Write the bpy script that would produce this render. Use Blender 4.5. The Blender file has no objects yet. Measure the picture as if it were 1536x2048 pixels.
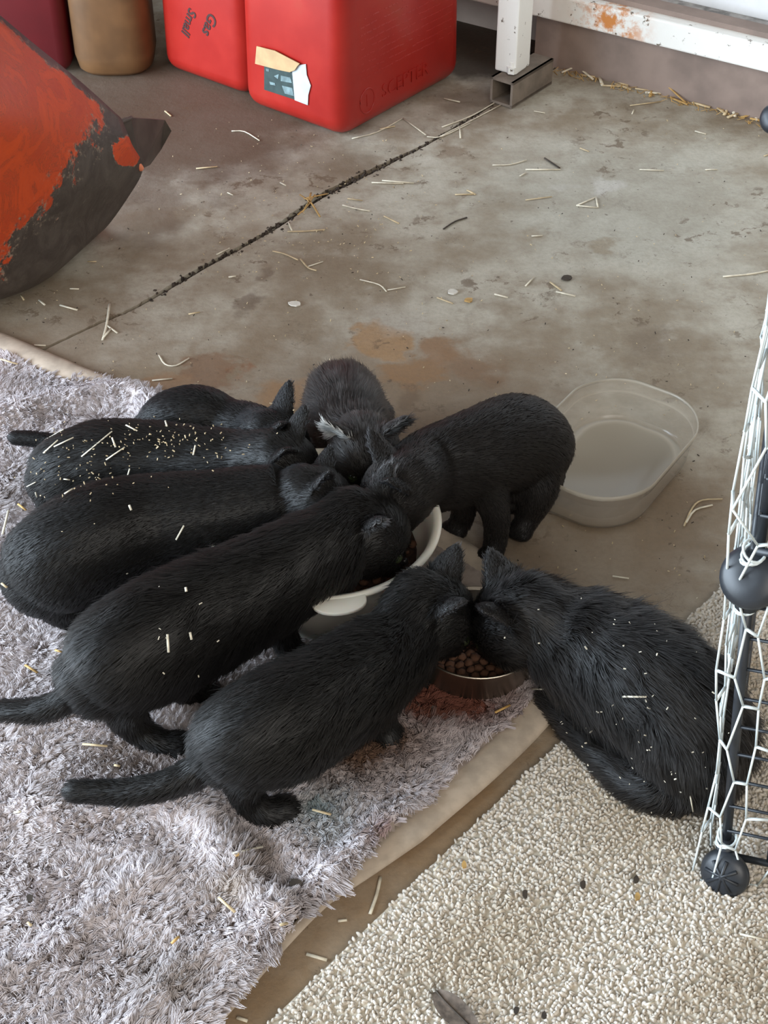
import bpy, bmesh, math, random
import numpy as np
from mathutils import Vector, Matrix
from mathutils.bvhtree import BVHTree

random.seed(7)
rng = np.random.default_rng(7)
scene = bpy.context.scene
COL = scene.collection

# ------------------------------------------------------------------ camera
FPX, CX, CY = 3000.0, 768.0, 1024.0
CAM_H, PITCH = 1.015, math.radians(40.0)
cam_data = bpy.data.cameras.new('camera')
cam_data.sensor_fit = 'VERTICAL'
cam_data.sensor_height = 24.0
cam_data.lens = FPX / 2048.0 * 24.0
cam_data.clip_start = 0.05
cam = bpy.data.objects.new('camera', cam_data)
COL.objects.link(cam)
cam.location = (0, 0, CAM_H)
cam.rotation_euler = (math.pi / 2 - PITCH, 0, 0)
scene.camera = cam

# ------------------------------------------------------------------ world, light, exposure
world = bpy.data.worlds.new('world')
scene.world = world
world.use_nodes = True
bg = world.node_tree.nodes['Background']
bg.inputs['Color'].default_value = (1.0, 0.95, 0.88, 1)
bg.inputs['Strength'].default_value = 0.26

def area_light(name, loc, target, sx, sy, power, color):
    d = bpy.data.lights.new(name, 'AREA')
    d.shape = 'RECTANGLE'; d.size = sx; d.size_y = sy
    d.energy = power; d.color = color
    o = bpy.data.objects.new(name, d)
    COL.objects.link(o)
    o.location = loc
    v = Vector(target) - Vector(loc)
    o.rotation_euler = v.to_track_quat('-Z', 'Y').to_euler()
    return o

# daylight through the open shed door on the left; added fill lamp behind the viewer
area_light('door_daylight', (-2.6, 0.9, 0.85), (0.0, 1.3, 0.1), 3.2, 1.7, 285, (0.72, 0.86, 1.0))
area_light('rear_fill', (0.9, -2.2, 2.3), (0.1, 1.3, 0.0), 2.6, 2.0, 92, (1.0, 0.95, 0.87))

scene.view_settings.view_transform = 'Standard'
scene.view_settings.look = 'None'
scene.view_settings.exposure = 0.0
scene.view_settings.gamma = 1.0
scene.view_settings.use_curve_mapping = False

# ------------------------------------------------------------------ helpers
SP, CP = math.sin(PITCH), math.cos(PITCH)
def P(u, v, z=0.0):
    """The point at height z that the photograph shows at pixel (u, v)."""
    x, y = (u - CX) / FPX, -(v - CY) / FPX
    d = Vector((x, CP + y * SP, -SP + y * CP))
    t = (z - CAM_H) / d.z
    return Vector((d.x * t, d.y * t, z))
def A(p): return np.array(p, float)
def nrm(v):
    v = np.asarray(v, float)
    return v / (np.linalg.norm(v, axis=-1, keepdims=True) + 1e-12)

def tag(o, label=None, cat=None, group=None, kind=None):
    if label: o['label'] = label
    if cat: o['category'] = cat
    if group: o['group'] = group
    if kind: o['kind'] = kind
    return o
def empty(name, loc=(0, 0, 0)):
    o = bpy.data.objects.new(name, None)
    o.empty_display_size = 0.05
    COL.objects.link(o); o.location = loc
    return o
def link(name, me, mat=None, parent=None, smooth=False):
    if mat and not me.materials: me.materials.append(mat)
    if smooth: me.shade_smooth()
    o = bpy.data.objects.new(name, me)
    COL.objects.link(o)
    if parent:
        o.parent = parent
        o.matrix_parent_inverse = Matrix.Translation(-Vector(parent.location)) if parent.type == 'EMPTY' else Matrix()
    return o
def mesh_np(name, V, F):
    me = bpy.data.meshes.new(name)
    me.from_pydata([tuple(v) for v in V], [], [tuple(f) for f in F])
    me.update()
    return me
def fix_normals(me):
    bm = bmesh.new(); bm.from_mesh(me)
    bmesh.ops.recalc_face_normals(bm, faces=bm.faces)
    bm.to_mesh(me); bm.free()
    return me

def catmull(pts, n=8):
    pts = np.asarray(pts, float)
    if len(pts) == 2:
        t = np.linspace(0, 1, n + 1)[:, None]
        return pts[0] * (1 - t) + pts[1] * t
    e = np.vstack([2 * pts[0] - pts[1], pts, 2 * pts[-1] - pts[-2]])
    out = []
    for i in range(1, len(e) - 2):
        p0, p1, p2, p3 = e[i - 1], e[i], e[i + 1], e[i + 2]
        for k in range(n):
            t = k / n
            out.append(0.5 * (2 * p1 + (p2 - p0) * t + (2 * p0 - 5 * p1 + 4 * p2 - p3) * t * t + (3 * p1 - p0 - 3 * p2 + p3) * t ** 3))
    out.append(e[-2])
    return np.array(out)

def tube(C, RW, RH, seg=10, caps=True, up=(0, 0, 1)):
    """Closed tube round centres C with lateral radii RW and upright radii RH."""
    C = np.asarray(C, float); n = len(C)
    RW = np.broadcast_to(np.asarray(RW, float), (n,)); RH = np.broadcast_to(np.asarray(RH, float), (n,))
    T = nrm(np.gradient(C, axis=0))
    if caps:
        rs, re = min(RW[0], RH[0]), min(RW[-1], RH[-1])
        a = np.array([80, 55, 30]) * math.pi / 180
        Cs = [C[0] - T[0] * rs * math.sin(x) for x in a]; Ce = [C[-1] + T[-1] * re * math.sin(x) for x in a[::-1]]
        ks = [math.cos(x) for x in a]
        RW = np.concatenate([[RW[0] * k for k in ks], RW, [RW[-1] * k for k in ks[::-1]]])
        RH = np.concatenate([[RH[0] * k for k in ks], RH, [RH[-1] * k for k in ks[::-1]]])
        C = np.vstack([Cs, C, Ce]); T = np.vstack([[T[0]] * 3, T, [T[-1]] * 3]); n += 6
    S = np.cross(T, np.asarray(up, float))
    bad = np.linalg.norm(S, axis=1) < 0.08
    S[bad] = np.cross(T[bad], np.array([0.3, 1, 0.1]))
    S = nrm(S); U = nrm(np.cross(S, T))
    th = np.linspace(0, 2 * math.pi, seg, endpoint=False)
    V = (C[:, None] + S[:, None] * (np.cos(th)[None, :, None] * RW[:, None, None]) + U[:, None] * (np.sin(th)[None, :, None] * RH[:, None, None])).reshape(-1, 3)
    F = []
    for i in range(n - 1):
        for j in range(seg):
            k = (j + 1) % seg
            F.append((i * seg + j, i * seg + k, (i + 1) * seg + k, (i + 1) * seg + j))
    F.append(tuple(range(seg - 1, -1, -1))); F.append(tuple((n - 1) * seg + j for j in range(seg)))
    return V, F
def merge(parts):
    V, F, o = [], [], 0
    for v, f in parts:
        V.append(np.asarray(v)); F += [tuple(i + o for i in q) for q in f]; o += len(v)
    return np.vstack(V), F
def box(c, ax, ay, az, sx, sy, sz):
    """Box centred at c with axes ax, ay, az and full sizes."""
    c = A(c); ax, ay, az = A(ax) * sx / 2, A(ay) * sy / 2, A(az) * sz / 2
    V = [c + i * ax + j * ay + k * az for i in (-1, 1) for j in (-1, 1) for k in (-1, 1)]
    F = [(0, 1, 3, 2), (4, 6, 7, 5), (0, 4, 5, 1), (2, 3, 7, 6), (0, 2, 6, 4), (1, 5, 7, 3)]
    return V, F
def bevel(me, w, seg=3):
    bm = bmesh.new(); bm.from_mesh(me)
    bmesh.ops.recalc_face_normals(bm, faces=bm.faces)
    bmesh.ops.bevel(bm, geom=list(bm.edges), offset=w, segments=seg, profile=0.5, affect='EDGES', clamp_overlap=True)
    bm.to_mesh(me); bm.free()
    return me
def lathe(profile, seg=64):
    V, F = [], []
    n = len(profile)
    for j in range(seg):
        a = 2 * math.pi * j / seg
        V += [(r * math.cos(a), r * math.sin(a), z) for r, z in profile]
    for j in range(seg):
        k = (j + 1) % seg
        for i in range(n - 1):
            F.append((j * n + i, k * n + i, k * n + i + 1, j * n + i + 1))
    return V, F
def vnoise(p, f, seed=0):
    """Smooth vector noise from sums of sines, p (n,3) -> (n,3)."""
    r = np.random.default_rng(100 + seed)
    out = np.zeros((len(p), 3))
    for k in range(5):
        K = r.normal(size=(3, 3)) * f * (1 + 0.5 * k); ph = r.uniform(0, 6.28, 3)
        out += np.sin(p @ K + ph) / (1 + 0.4 * k)
    return out / 2.2

# ------------------------------------------------------------------ materials
def srgb(r, g, b):
    f = lambda c: (c / 255 / 12.92) if c / 255 <= 0.04045 else ((c / 255 + 0.055) / 1.055) ** 2.4
    return (f(r), f(g), f(b), 1)
class NT:
    def __init__(s, name):
        s.m = bpy.data.materials.new(name); s.m.use_nodes = True
        s.t = s.m.node_tree; s.b = s.t.nodes['Principled BSDF']
    def n(s, typ, **kw):
        x = s.t.nodes.new('ShaderNode' + typ)
        for k, v in kw.items():
            if k.startswith('i_'):
                x.inputs[k[2:].replace('_', ' ')].default_value = v
            else: setattr(x, k, v)
        return x
    def l(s, a, b): s.t.links.new(a, b)
    def math(s, op, a, b=None, clamp=False):
        x = s.n('Math', operation=op, use_clamp=clamp)
        for i, q in enumerate((a, b)):
            if q is None: continue
            if isinstance(q, (int, float)): x.inputs[i].default_value = q
            else: s.l(q, x.inputs[i])
        return x.outputs[0]
    def mix(s, fac, a, b, blend='MIX'):
        x = s.n('Mix', data_type='RGBA', blend_type=blend)
        for q, i in ((fac, 0), (a, 6), (b, 7)):
            if isinstance(q, (int, float, tuple)): x.inputs[i].default_value = q
            else: s.l(q, x.inputs[i])
        return x.outputs[2]
    def ramp(s, fac, lo, hi):
        x = s.n('MapRange', interpolation_type='SMOOTHSTEP')
        s.l(fac, x.inputs['Value']); x.inputs['From Min'].default_value = lo; x.inputs['From Max'].default_value = hi
        return x.outputs[0]
    def noise(s, vec, scale, detail=4, rough=0.55, dist=0.0):
        x = s.n('TexNoise', i_Scale=scale, i_Detail=detail, i_Roughness=rough, i_Distortion=dist)
        if vec is not None: s.l(vec, x.inputs['Vector'])
        return x.outputs['Fac']
    def bump(s, h, strength, dist):
        x = s.n('Bump', i_Strength=strength, i_Distance=dist)
        s.l(h, x.inputs['Height']); s.l(x.outputs[0], s.b.inputs['Normal'])
    def obj(s): return s.n('TexCoord').outputs['Object']
    def pos(s): return s.n('NewGeometry').outputs['Position']
    def set(s, **kw):
        for k, v in kw.items(): s.b.inputs[k.replace('_', ' ')].default_value = v
        return s
def plain(name, col, rough=0.6, var=0.12, scale=40, bump=0.0, metal=0.0, dist=0.001, spec=0.5):
    m = NT(name); m.set(Roughness=rough, Metallic=metal)
    m.b.inputs['Specular IOR Level'].default_value = spec
    v = m.obj(); f = m.noise(v, scale)
    dark = tuple(c * (1 - var * 2) for c in col[:3]) + (1,)
    lite = tuple(min(1, c * (1 + var)) for c in col[:3]) + (1,)
    m.l(m.mix(m.ramp(f, 0.3, 0.7), dark, lite), m.b.inputs['Base Color'])
    if bump: m.bump(f, bump, dist)
    return m.m

def mat_concrete():
    m = NT('concrete'); p = m.pos()
    big = m.noise(p, 5.0, 6, 0.6); mid = m.noise(p, 22, 6, 0.65); fine = m.noise(p, 160, 5, 0.7)
    c = m.mix(m.ramp(big, 0.36, 0.62), srgb(146, 132, 112), srgb(186, 179, 164))
    c = m.mix(m.math('MULTIPLY', m.ramp(mid, 0.45, 0.72), 0.6), c, srgb(132, 114, 92))
    c = m.mix(m.math('MULTIPLY', m.ramp(mid, 0.5, 0.28), 0.35), c, srgb(204, 198, 184))
    # warped position for the outlines of the stains and the painted shade
    wn = m.n('TexNoise', i_Scale=18.0, i_Detail=5.0, i_Roughness=0.6); m.l(p, wn.inputs['Vector'])
    sub = m.n('VectorMath', operation='SUBTRACT'); m.l(wn.outputs['Color'], sub.inputs[0]); sub.inputs[1].default_value = (0.5, 0.5, 0.5)
    def warped(k):
        sc = m.n('VectorMath', operation='SCALE'); m.l(sub.outputs[0], sc.inputs[0]); sc.inputs['Scale'].default_value = k
        ad = m.n('VectorMath', operation='ADD'); m.l(p, ad.inputs[0]); m.l(sc.outputs[0], ad.inputs[1])
        return ad.outputs[0]
    w1, w2 = warped(0.10), warped(0.22)
    blobs = [  # u, v, radius, softness, colour, strength, warp
        (640, 860, .30, .22, (118, 96, 72), .75, w2), (1230, 1080, .24, .2, (126, 104, 80), .75, w2), (960, 780, .2, .15, (128, 106, 82), .6, w2),
        (330, 230, .36, .2, (84, 64, 48), .92, w2), (700, 330, .07, .05, (104, 84, 64), .55, w1), (120, 660, .2, .15, (126, 106, 84), .6, w2), (950, 90, .16, .05, (58, 46, 36), .95, w1), (950, 200, .1, .08, (100, 84, 70), .6, w2), (1250, 400, .28, .2, (176, 174, 162), .5, w2), (250, 430, .12, .06, (92, 72, 56), .7, w1),  # bucket side: dirt and painted shade; by the post: the can's painted shadow
        (760, 680, .045, .014, (158, 122, 82), .8, w1), (830, 745, .045, .016, (140, 104, 68), .75, w1), (950, 735, .05, .03, (122, 86, 54), .6, w1), (880, 700, .035, .02, (136, 98, 62), .7, w1),
        (420, 745, .040, .012, (124, 94, 70), .75, w1), (330, 770, .04, .02, (138, 100, 66), .6, w1), (560, 800, .05, .03, (146, 108, 70), .65, w1), (480, 740, .02, .01, (130, 84, 54), .6, w1),
        (1200, 490, .03, .015, (140, 122, 96), .6, w1), (1060, 470, .03, .02, (146, 130, 106), .5, w1), (1300, 690, .05, .03, (112, 94, 76), .45, w1), (490, 610, .03, .015, (96, 78, 62), .55, w1), (530, 555, .02, .012, (100, 82, 66), .5, w1),
        (900, 300, .03, .015, (120, 98, 76), .6, w1), (1205, 365, .035, .02, (196, 192, 184), .7, w1), (1130, 372, .022, .015, (186, 182, 172), .6, w1), (800, 640, .05, .03, (176, 168, 156), .5, w1),
        (1000, 1150, .1, .06, (112, 90, 68), .6, w1), (820, 800, .03, .018, (92, 68, 46), .4, w1), (720, 1880, .22, .08, (142, 112, 78), .7, w2), (1000, 1580, .16, .08, (140, 112, 80), .65, w2)]
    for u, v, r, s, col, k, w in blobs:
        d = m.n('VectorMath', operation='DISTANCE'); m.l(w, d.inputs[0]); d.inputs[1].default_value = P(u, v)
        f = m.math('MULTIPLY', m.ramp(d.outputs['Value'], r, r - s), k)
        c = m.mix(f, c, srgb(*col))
    # scuffs and pits with dark ragged edges
    v1 = m.noise(w1, 9, 8, 0.7)
    line = m.math('ABSOLUTE', m.math('SUBTRACT', v1, 0.5))
    crk = m.math('MULTIPLY', m.ramp(line, 0.006, 0.0), m.ramp(m.noise(p, 12, 3), 0.56, 0.66))
    c = m.mix(m.math('MULTIPLY', crk, 0.6), c, srgb(62, 48, 36))
    sp = m.math('MULTIPLY', m.math('MULTIPLY', m.ramp(m.noise(w1, 34, 6, 0.65), 0.57, 0.63), m.ramp(m.noise(p, 7, 3), 0.50, 0.60)), 0.7)
    c = m.mix(sp, c, srgb(96, 76, 56))
    pt = m.ramp(m.noise(p, 90, 2, 0.5), 0.70, 0.76)
    c = m.mix(m.math('MULTIPLY', pt, 0.6), c, srgb(74, 58, 44))
    c = m.mix(m.math('MULTIPLY', m.ramp(fine, 0.35, 0.7), 0.22), c, srgb(96, 84, 70))
    m.l(c, m.b.inputs['Base Color'])
    m.set(Roughness=0.72)
    m.bump(m.math('ADD', m.math('MULTIPLY', fine, 0.35), m.math('ADD', mid, m.math('MULTIPLY', crk, -0.6))), 0.35, 0.004)
    return m.m
M = {}
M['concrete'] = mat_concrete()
M['dirt'] = plain('crack_dirt', srgb(58, 46, 36), 0.95, 0.25, 120, 0.6, dist=.003)
M['straw'] = plain('straw', srgb(206, 184, 146), 0.6, 0.12, 90)
M['straw_yellow'] = plain('straw_yellow', srgb(190, 152, 92), 0.6, 0.15, 90)
M['straw_pale'] = plain('straw_pale', srgb(222, 212, 190), 0.6, 0.1, 90)
M['chip'] = plain('white_chip', srgb(220, 214, 202), 0.8, 0.08, 60)
M['dark_bit'] = plain('dark_leaf', srgb(62, 52, 42), 0.8, 0.2, 60)
M['black_plastic'] = plain('black_plastic', srgb(40, 43, 48), 0.42, 0.1, 60)
M['net'] = plain('white_wire', srgb(214, 222, 222), 0.4, 0.05, 60)
M['rubber_eye'] = plain('eye_glass', srgb(44, 52, 30), 0.1, 0.1, 60)
M['nose'] = plain('nose_leather', srgb(26, 22, 22), 0.35, 0.1, 60)
M['skin'] = plain('kitten_skin', (0.012, 0.0105, 0.010, 1), 0.8, 0.2, 60, spec=0.2)

def mat_red(name, dirt):
    m = NT(name); v = m.obj()
    f = m.noise(v, 9, 5, 0.6); g = m.noise(v, 70, 4, 0.7)
    c = m.mix(m.ramp(f, 0.35, 0.7), srgb(152, 27, 20), srgb(166, 38, 29))
    c = m.mix(m.math('MULTIPLY', m.ramp(f, 0.55, 0.75), dirt), c, srgb(140, 66, 44))
    m.l(c, m.b.inputs['Base Color'])
    m.set(Roughness=0.36); m.b.inputs['Coat Weight'].default_value = 0.1
    m.b.inputs['Subsurface Weight'].default_value = 0.0
    m.bump(g, 0.04, 0.001)
    return m.m
M['red'] = mat_red('red_plastic', 0.35)
M['red2'] = mat_red('red_plastic_dusty', 0.2)
M['dark_red'] = plain('maroon_plastic', srgb(92, 12, 20), 0.45, 0.1, 8)
M['tan_jug'] = plain('tan_plastic', srgb(108, 76, 46), 0.5, 0.2, 9)
M['ink'] = plain('marker_ink', srgb(52, 14, 8), 0.6, 0.1, 30)

def mat_white_paint():
    m = NT('peeling_white_paint'); v = m.pos()
    n1 = m.noise(v, 60, 6, 0.7); n2 = m.noise(v, 7, 4, 0.6)
    c = m.mix(m.ramp(n1, 0.62, 0.66), srgb(238, 236, 230), srgb(110, 98, 84))
    d = m.n('VectorMath', operation='DISTANCE'); m.l(v, d.inputs[0]); d.inputs[1].default_value = P(1225, 50, 0.1)
    rust = m.math('MULTIPLY', m.ramp(d.outputs['Value'], 0.085, 0.02), m.ramp(m.noise(v, 40, 6, 0.7), 0.42, 0.6))
    c = m.mix(rust, c, srgb(206, 132, 66))
    m.l(c, m.b.inputs['Base Color']); m.set(Roughness=0.6)
    m.bump(n1, 0.4, 0.002)
    return m.m
M['white_paint'] = mat_white_paint()
M['grey_steel'] = plain('dull_steel', srgb(122, 110, 98), 0.7, 0.15, 30, 0.3)
M['grey_weathered'] = plain('weathered_grey', srgb(150, 146, 142), 0.8, 0.25, 60, 0.4)
M['wall_board'] = plain('mauve_grey_board', srgb(142, 124, 114), 0.8, 0.12, 14, 0.2)
M['dark_wall'] = plain('dark_backdrop', srgb(52, 38, 28), 0.85, 0.2, 8, 0.3)
M['outdoors_white'] = plain('outdoors_white', srgb(240, 240, 240), 0.7, 0.03, 20)

# ------------------------------------------------------------------ floor: two slabs and the joint between them
CR = [(-420, 900), (-100, 780), (60, 712), (182, 654), (277, 612), (400, 540), (500, 485), (560, 450), (640, 395), (700, 365), (760, 335), (860, 285), (960, 225), (1010, 192), (1085, 150), (1300, 30), (1500, -90)]
crp = catmull([A(P(u, v)) for u, v in CR], 14)
cr_t = nrm(np.gradient(crp, axis=0)); cr_n = np.stack([-cr_t[:, 1], cr_t[:, 0], 0 * cr_t[:, 0]], 1)
s = np.linspace(0, 1, len(crp))
uu = np.interp(np.arange(len(crp)) / 14.0, range(len(CR)), [c[0] for c in CR])
wid = 0.0022 + 0.005 * np.exp(-((uu - 690) / 130) ** 2) + 0.0025 * np.exp(-((uu - 400) / 120) ** 2)
jit = lambda k: rng.normal(0, 1, len(crp)) * k
edge_back = crp + cr_n * (wid + np.abs(jit(.0012)))[:, None]
edge_front = crp - cr_n * (wid * .6 + np.abs(jit(.0006)))[:, None]
floor = empty('floor'); tag(floor, kind='structure', label='stained grey concrete floor with a dirt filled joint')
def slab(name, top):
    n = len(top)
    V = [tuple(p[:2]) + (0,) for p in top] + [tuple(p[:2]) + (-.04,) for p in top]
    F = [tuple(range(n))] + [tuple(range(2 * n - 1, n - 1, -1))] + [(i, i + n, (i + 1) % n + n, (i + 1) % n) for i in range(n)]
    me = fix_normals(mesh_np(name, V, F))
    return link(name, me, M['concrete'], floor)
far_l, far_r = edge_back[0], edge_back[-1]
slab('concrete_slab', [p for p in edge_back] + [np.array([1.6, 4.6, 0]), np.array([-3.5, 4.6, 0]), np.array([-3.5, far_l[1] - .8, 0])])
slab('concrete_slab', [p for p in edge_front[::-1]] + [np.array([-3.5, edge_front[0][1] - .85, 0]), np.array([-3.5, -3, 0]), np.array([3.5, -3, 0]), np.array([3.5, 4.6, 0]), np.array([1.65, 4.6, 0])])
dm = mesh_np('joint_dirt', [tuple(p - n_ * .02 + np.array([0, 0, -.006])) for p, n_ in zip(crp, cr_n)] + [tuple(p + n_ * .02 + np.array([0, 0, -.006])) for p, n_ in zip(crp, cr_n)],
             [(i, i + 1, i + 1 + len(crp), i + len(crp)) for i in range(len(crp) - 1)])
link('joint_dirt', dm, M['dirt'], floor)
# crumbs of dirt standing in the joint, too small to pick apart
parts = []
for k in range(420):
    i = rng.integers(60, len(crp) - 20); w = wid[i] * rng.normal(0, 1.1)
    c = crp[i] + cr_n[i] * w + cr_t[i] * rng.uniform(-.01, .01); r = rng.uniform(.0008, .0026)
    ax = nrm(rng.normal(size=(3, 3)))
    parts.append(box(c + [0, 0, -.002 + r * .4], ax[0], nrm(np.cross(ax[0], ax[1])), nrm(np.cross(ax[0], np.cross(ax[0], ax[1]))), r * 2, r * 1.5, r * 1.2))
V, F = merge(parts)
tag(link('joint_crumbs', mesh_np('joint_crumbs', V, F), M['dirt'], floor), kind='stuff')

# ------------------------------------------------------------------ wall on the right with its steel frame
w0, w1 = A(P(1100, 133)), A(P(1536, 246))
wd = nrm(w1 - w0); wn = np.array([wd[1], -wd[0], 0.0])
if wn[1] > 0: wn = -wn
UPZ = np.array([0, 0, 1.0])
def wbox(a0, a1, d0, d1, z0, z1):   # along wall, outwards from the wall, height
    c = w0 + wd * (a0 + a1) / 2 + wn * (d0 + d1) / 2; c[2] = (z0 + z1) / 2
    return box(c, wd, wn, UPZ, a1 - a0, d1 - d0, z1 - z0)
wl = link('wall_right', fix_normals(mesh_np('wall_right', *wbox(-.03, 1.4, -.03, 0, 0, .135))), M['wall_board'])
tag(wl, 'mauve grey low wall board behind the straw on the right', kind='structure')
tr = empty('trim_1', w0.tolist()); tag(tr, 'white painted peeling steel frame with post and beam', kind='structure')
link('beam', bevel(mesh_np('beam', *wbox(-.35, 1.4, -.02, .022, .086, .127)), .003, 2), M['white_paint'], tr)
link('ledge', bevel(mesh_np('ledge', *wbox(-.35, 1.4, -.075, -.021, .100, .124)), .002, 2), M['grey_weathered'], tr)
pb = A(P(1026, 132, .045))
pa = float(np.dot(pb - w0, wd)); pdist = float(np.dot(pb - w0, wn))
link('post', bevel(mesh_np('post', *wbox(pa - .019, pa + .019, pdist - .02, pdist + .025, .043, .75)), .003, 2), M['white_paint'], tr)
def channel():
    c0 = A(P(1040, 165, 0.02)); ps = []
    dd = nrm(A(P(1085, 150)) - A(P(1012, 195))); sd = np.array([dd[1], -dd[0], 0])
    L, W, Hh, th = .115, .041, .042, .004
    c = c0 + dd * .005; c[2] = 0
    for off, sx, sy, sz, z in ((0, L, W, th, Hh - th / 2), (0, L, W, th, th / 2 + .001), (W / 2 - th / 2, L, th, Hh, Hh / 2), (-W / 2 + th / 2, L, th, Hh, Hh / 2)):
        cc = c + sd * off; cc[2] = z + .001
        ps.append(box(cc, dd, sd, UPZ, sx, sy, sz))
    return merge(ps), c - dd * .03
(cv, cf), bolt_c = channel()
br = link('bracket', fix_normals(mesh_np('bracket', cv, cf)), M['grey_steel'], tr)
V, F = tube([bolt_c + [0, 0, .045], bolt_c + [0, 0, .055]], .009, .009, 6, caps=False)
link('bolt', mesh_np('bolt', V, F), M['white_paint'], tr)
V, F = tube([bolt_c + [0, 0, .055], bolt_c + [0, 0, .062]], .005, .005, 10, caps=False)
link('bolt', mesh_np('bolt', V, F), M['white_paint'], tr)
wb = link('outdoors_panel', fix_normals(mesh_np('outdoors_panel', *wbox(-.35, 1.4, -.11, -.08, .0, .9))), M['outdoors_white']); wb.name = 'outdoors_stand_in'  # stand-in for the overexposed outdoors, not a wall of the shed
tag(wb, 'white board standing in for the bright outdoors above the beam', kind='structure')
bk = link('backdrop_wall', fix_normals(mesh_np('backdrop_wall', *box((-.9, 3.5, .9), (1, 0, 0), (0, 1, 0), (0, 0, 1), 3.2, .06, 1.8))), M['dark_wall'])  # unseen backdrop added to block light and keep the back dark
tag(bk, 'added dark backdrop blocking light behind the fuel cans', kind='structure')

# ------------------------------------------------------------------ fuel cans
def can_box(name, c0, dR, dL, lr, ll, h, bev, mat, taper=.05, parent=None, segs=5):
    """Blow-moulded can: corner c0 nearest the viewer, footprint lr along dR and ll along dL."""
    V = []
    cen = c0 + dR * lr / 2 + dL * ll / 2
    for k, z in enumerate((0.0, h)):
        sc = 1.0 if k == 0 else 1 - taper
        for a, b in ((-1, -1), (1, -1), (1, 1), (-1, 1)):
            V.append(cen + dR * a * lr / 2 * sc + dL * b * ll / 2 * sc + UPZ * (z + .001))
    F = [(0, 3, 2, 1), (4, 5, 6, 7), (0, 1, 5, 4), (1, 2, 6, 5), (2, 3, 7, 6), (3, 0, 4, 7)]
    me = bevel(mesh_np(name, V, F), bev, segs)
    return link(name, me, mat, parent, True)
c0 = A(P(688, 288)); dR = A(P(912, 163)) - c0; dL = A(P(486, 214)) - c0
lr = np.linalg.norm(dR); dR = dR / lr; dL = dL - dR * np.dot(dL, dR); ll = np.linalg.norm(dL); dL /= ll
lr += .02; ll += .005
can = empty('fuel_can', (c0 + dR * lr / 2 + dL * ll / 2).tolist())
tag(can, 'bright red plastic fuel can with a torn paper label and embossed lettering', 'fuel can')
can_box('body', c0, dR, dL, lr, ll, .40, .030, M['red'], .045, can)
TB = .045
def on_right_face(a, z, off=0.0):   # a along dR (0..1), z height
    sc = 1 - TB * z / .40
    cen = c0 + dR * lr / 2 + dL * ll / 2
    return cen + dR * (a - .5) * lr * sc - dL * (ll / 2 * sc + off) + UPZ * z
def on_left_face(b, z, off=0.0):
    sc = 1 - TB * z / .40
    cen = c0 + dR * lr / 2 + dL * ll / 2
    return cen + dL * (b - .5) * ll * sc - dR * (lr / 2 * sc + off) + UPZ * z
def text_mesh(txt, size, extrude, bold=0.0):
    cu = bpy.data.curves.new('txt', 'FONT'); cu.body = txt; cu.size = size; cu.extrude = extrude; cu.offset = bold
    cu.align_x = 'LEFT'; cu.resolution_u = 3
    o = bpy.data.objects.new('txt', cu); COL.objects.link(o)
    dg = bpy.context.evaluated_depsgraph_get()
    me = bpy.data.meshes.new_from_object(o.evaluated_get(dg))
    bpy.data.objects.remove(o); bpy.data.curves.remove(cu)
    return me
def place_text(name, txt, size, origin, ex, ey, mat, parent, extrude=.0006, bold=0.0):
    me = text_mesh(txt, size, extrude, bold)
    ex, ey = nrm(ex), nrm(ey); ez = nrm(np.cross(ex, ey))
    mtx = Matrix(((ex[0], ey[0], ez[0], origin[0]), (ex[1], ey[1], ez[1], origin[1]), (ex[2], ey[2], ez[2], origin[2]), (0, 0, 0, 1)))
    me.transform(mtx); me.materials.clear()
    return link(name, me, mat, parent)
ex = on_right_face(.9, .05) - on_right_face(.1, .05); ey = on_right_face(.5, .3) - on_right_face(.5, .0)
place_text('embossed_lettering', 'SCEPTER', .030, on_right_face(.30, .040, .0004), ex, ey, M['red'], can, .0009)
# embossed ring with a stroke in it, left of the lettering
cc = on_right_face(.185, .048, .0002)
th = np.linspace(0, 2 * math.pi, 29)
ring = np.array([cc + nrm(ex) * math.cos(t) * .017 + nrm(ey) * math.sin(t) * .019 for t in th])
Vr = tube(ring, .0011, .0011, 6); Vs = tube(np.array([cc + nrm(ey) * .009, cc - nrm(ey) * .008]), .0011, .0011, 6)
link('embossed_emblem', mesh_np('embossed_emblem', *merge([Vr, Vs])), M['red'], can, True)
# rows of fine raised print that cannot be read
parts = []
for row in range(17):
    z = .085 + row * .011
    a = .14
    while a < .88:
        w = rng.uniform(.01, .05)
        if rng.random() < .8 and not (9 <= row <= 10):
            p, q = on_right_face(a, z + rng.normal(0, .0006), -.0002), on_right_face(a + w * .8, z + rng.normal(0, .0006), -.0002)
            parts.append(tube(np.array([p, q]), .0012, .0006, 5, caps=False, up=-dL))
        a += w
tag(link('embossed_print', mesh_np('embossed_print', *merge(parts)), M['red'], can), kind='stuff')
# torn label on the left face, located where the photograph shows it
def on_left_px(u, v, off):
    """The point of the left face seen at pixel (u, v)."""
    o = np.array([0, 0, CAM_H]); d = A(P(u, v, 0)) - o
    q0 = on_left_face(.5, .1, off); n_ = nrm(np.cross(on_left_face(.9, .1) - on_left_face(.1, .1), on_left_face(.5, .3) - on_left_face(.5, .05)))
    return o + d * np.dot(q0 - o, n_) / np.dot(d, n_)
def label_piece(name, pts, off, mat, thick=.0008):
    out = nrm(-dR)
    top = [on_left_px(u, v, off) for u, v in pts]; n = len(top)
    V = [p + out * thick for p in top] + top
    F = [tuple(range(n)), tuple(range(2 * n - 1, n - 1, -1))] + [(i, i + n, (i + 1) % n + n, (i + 1) % n) for i in range(n)]
    return link(name, fix_normals(mesh_np(name, V, F)), mat, can)
M['lab_white'] = plain('label_white', srgb(184, 190, 194), 0.6, 0.06, 60)
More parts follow.
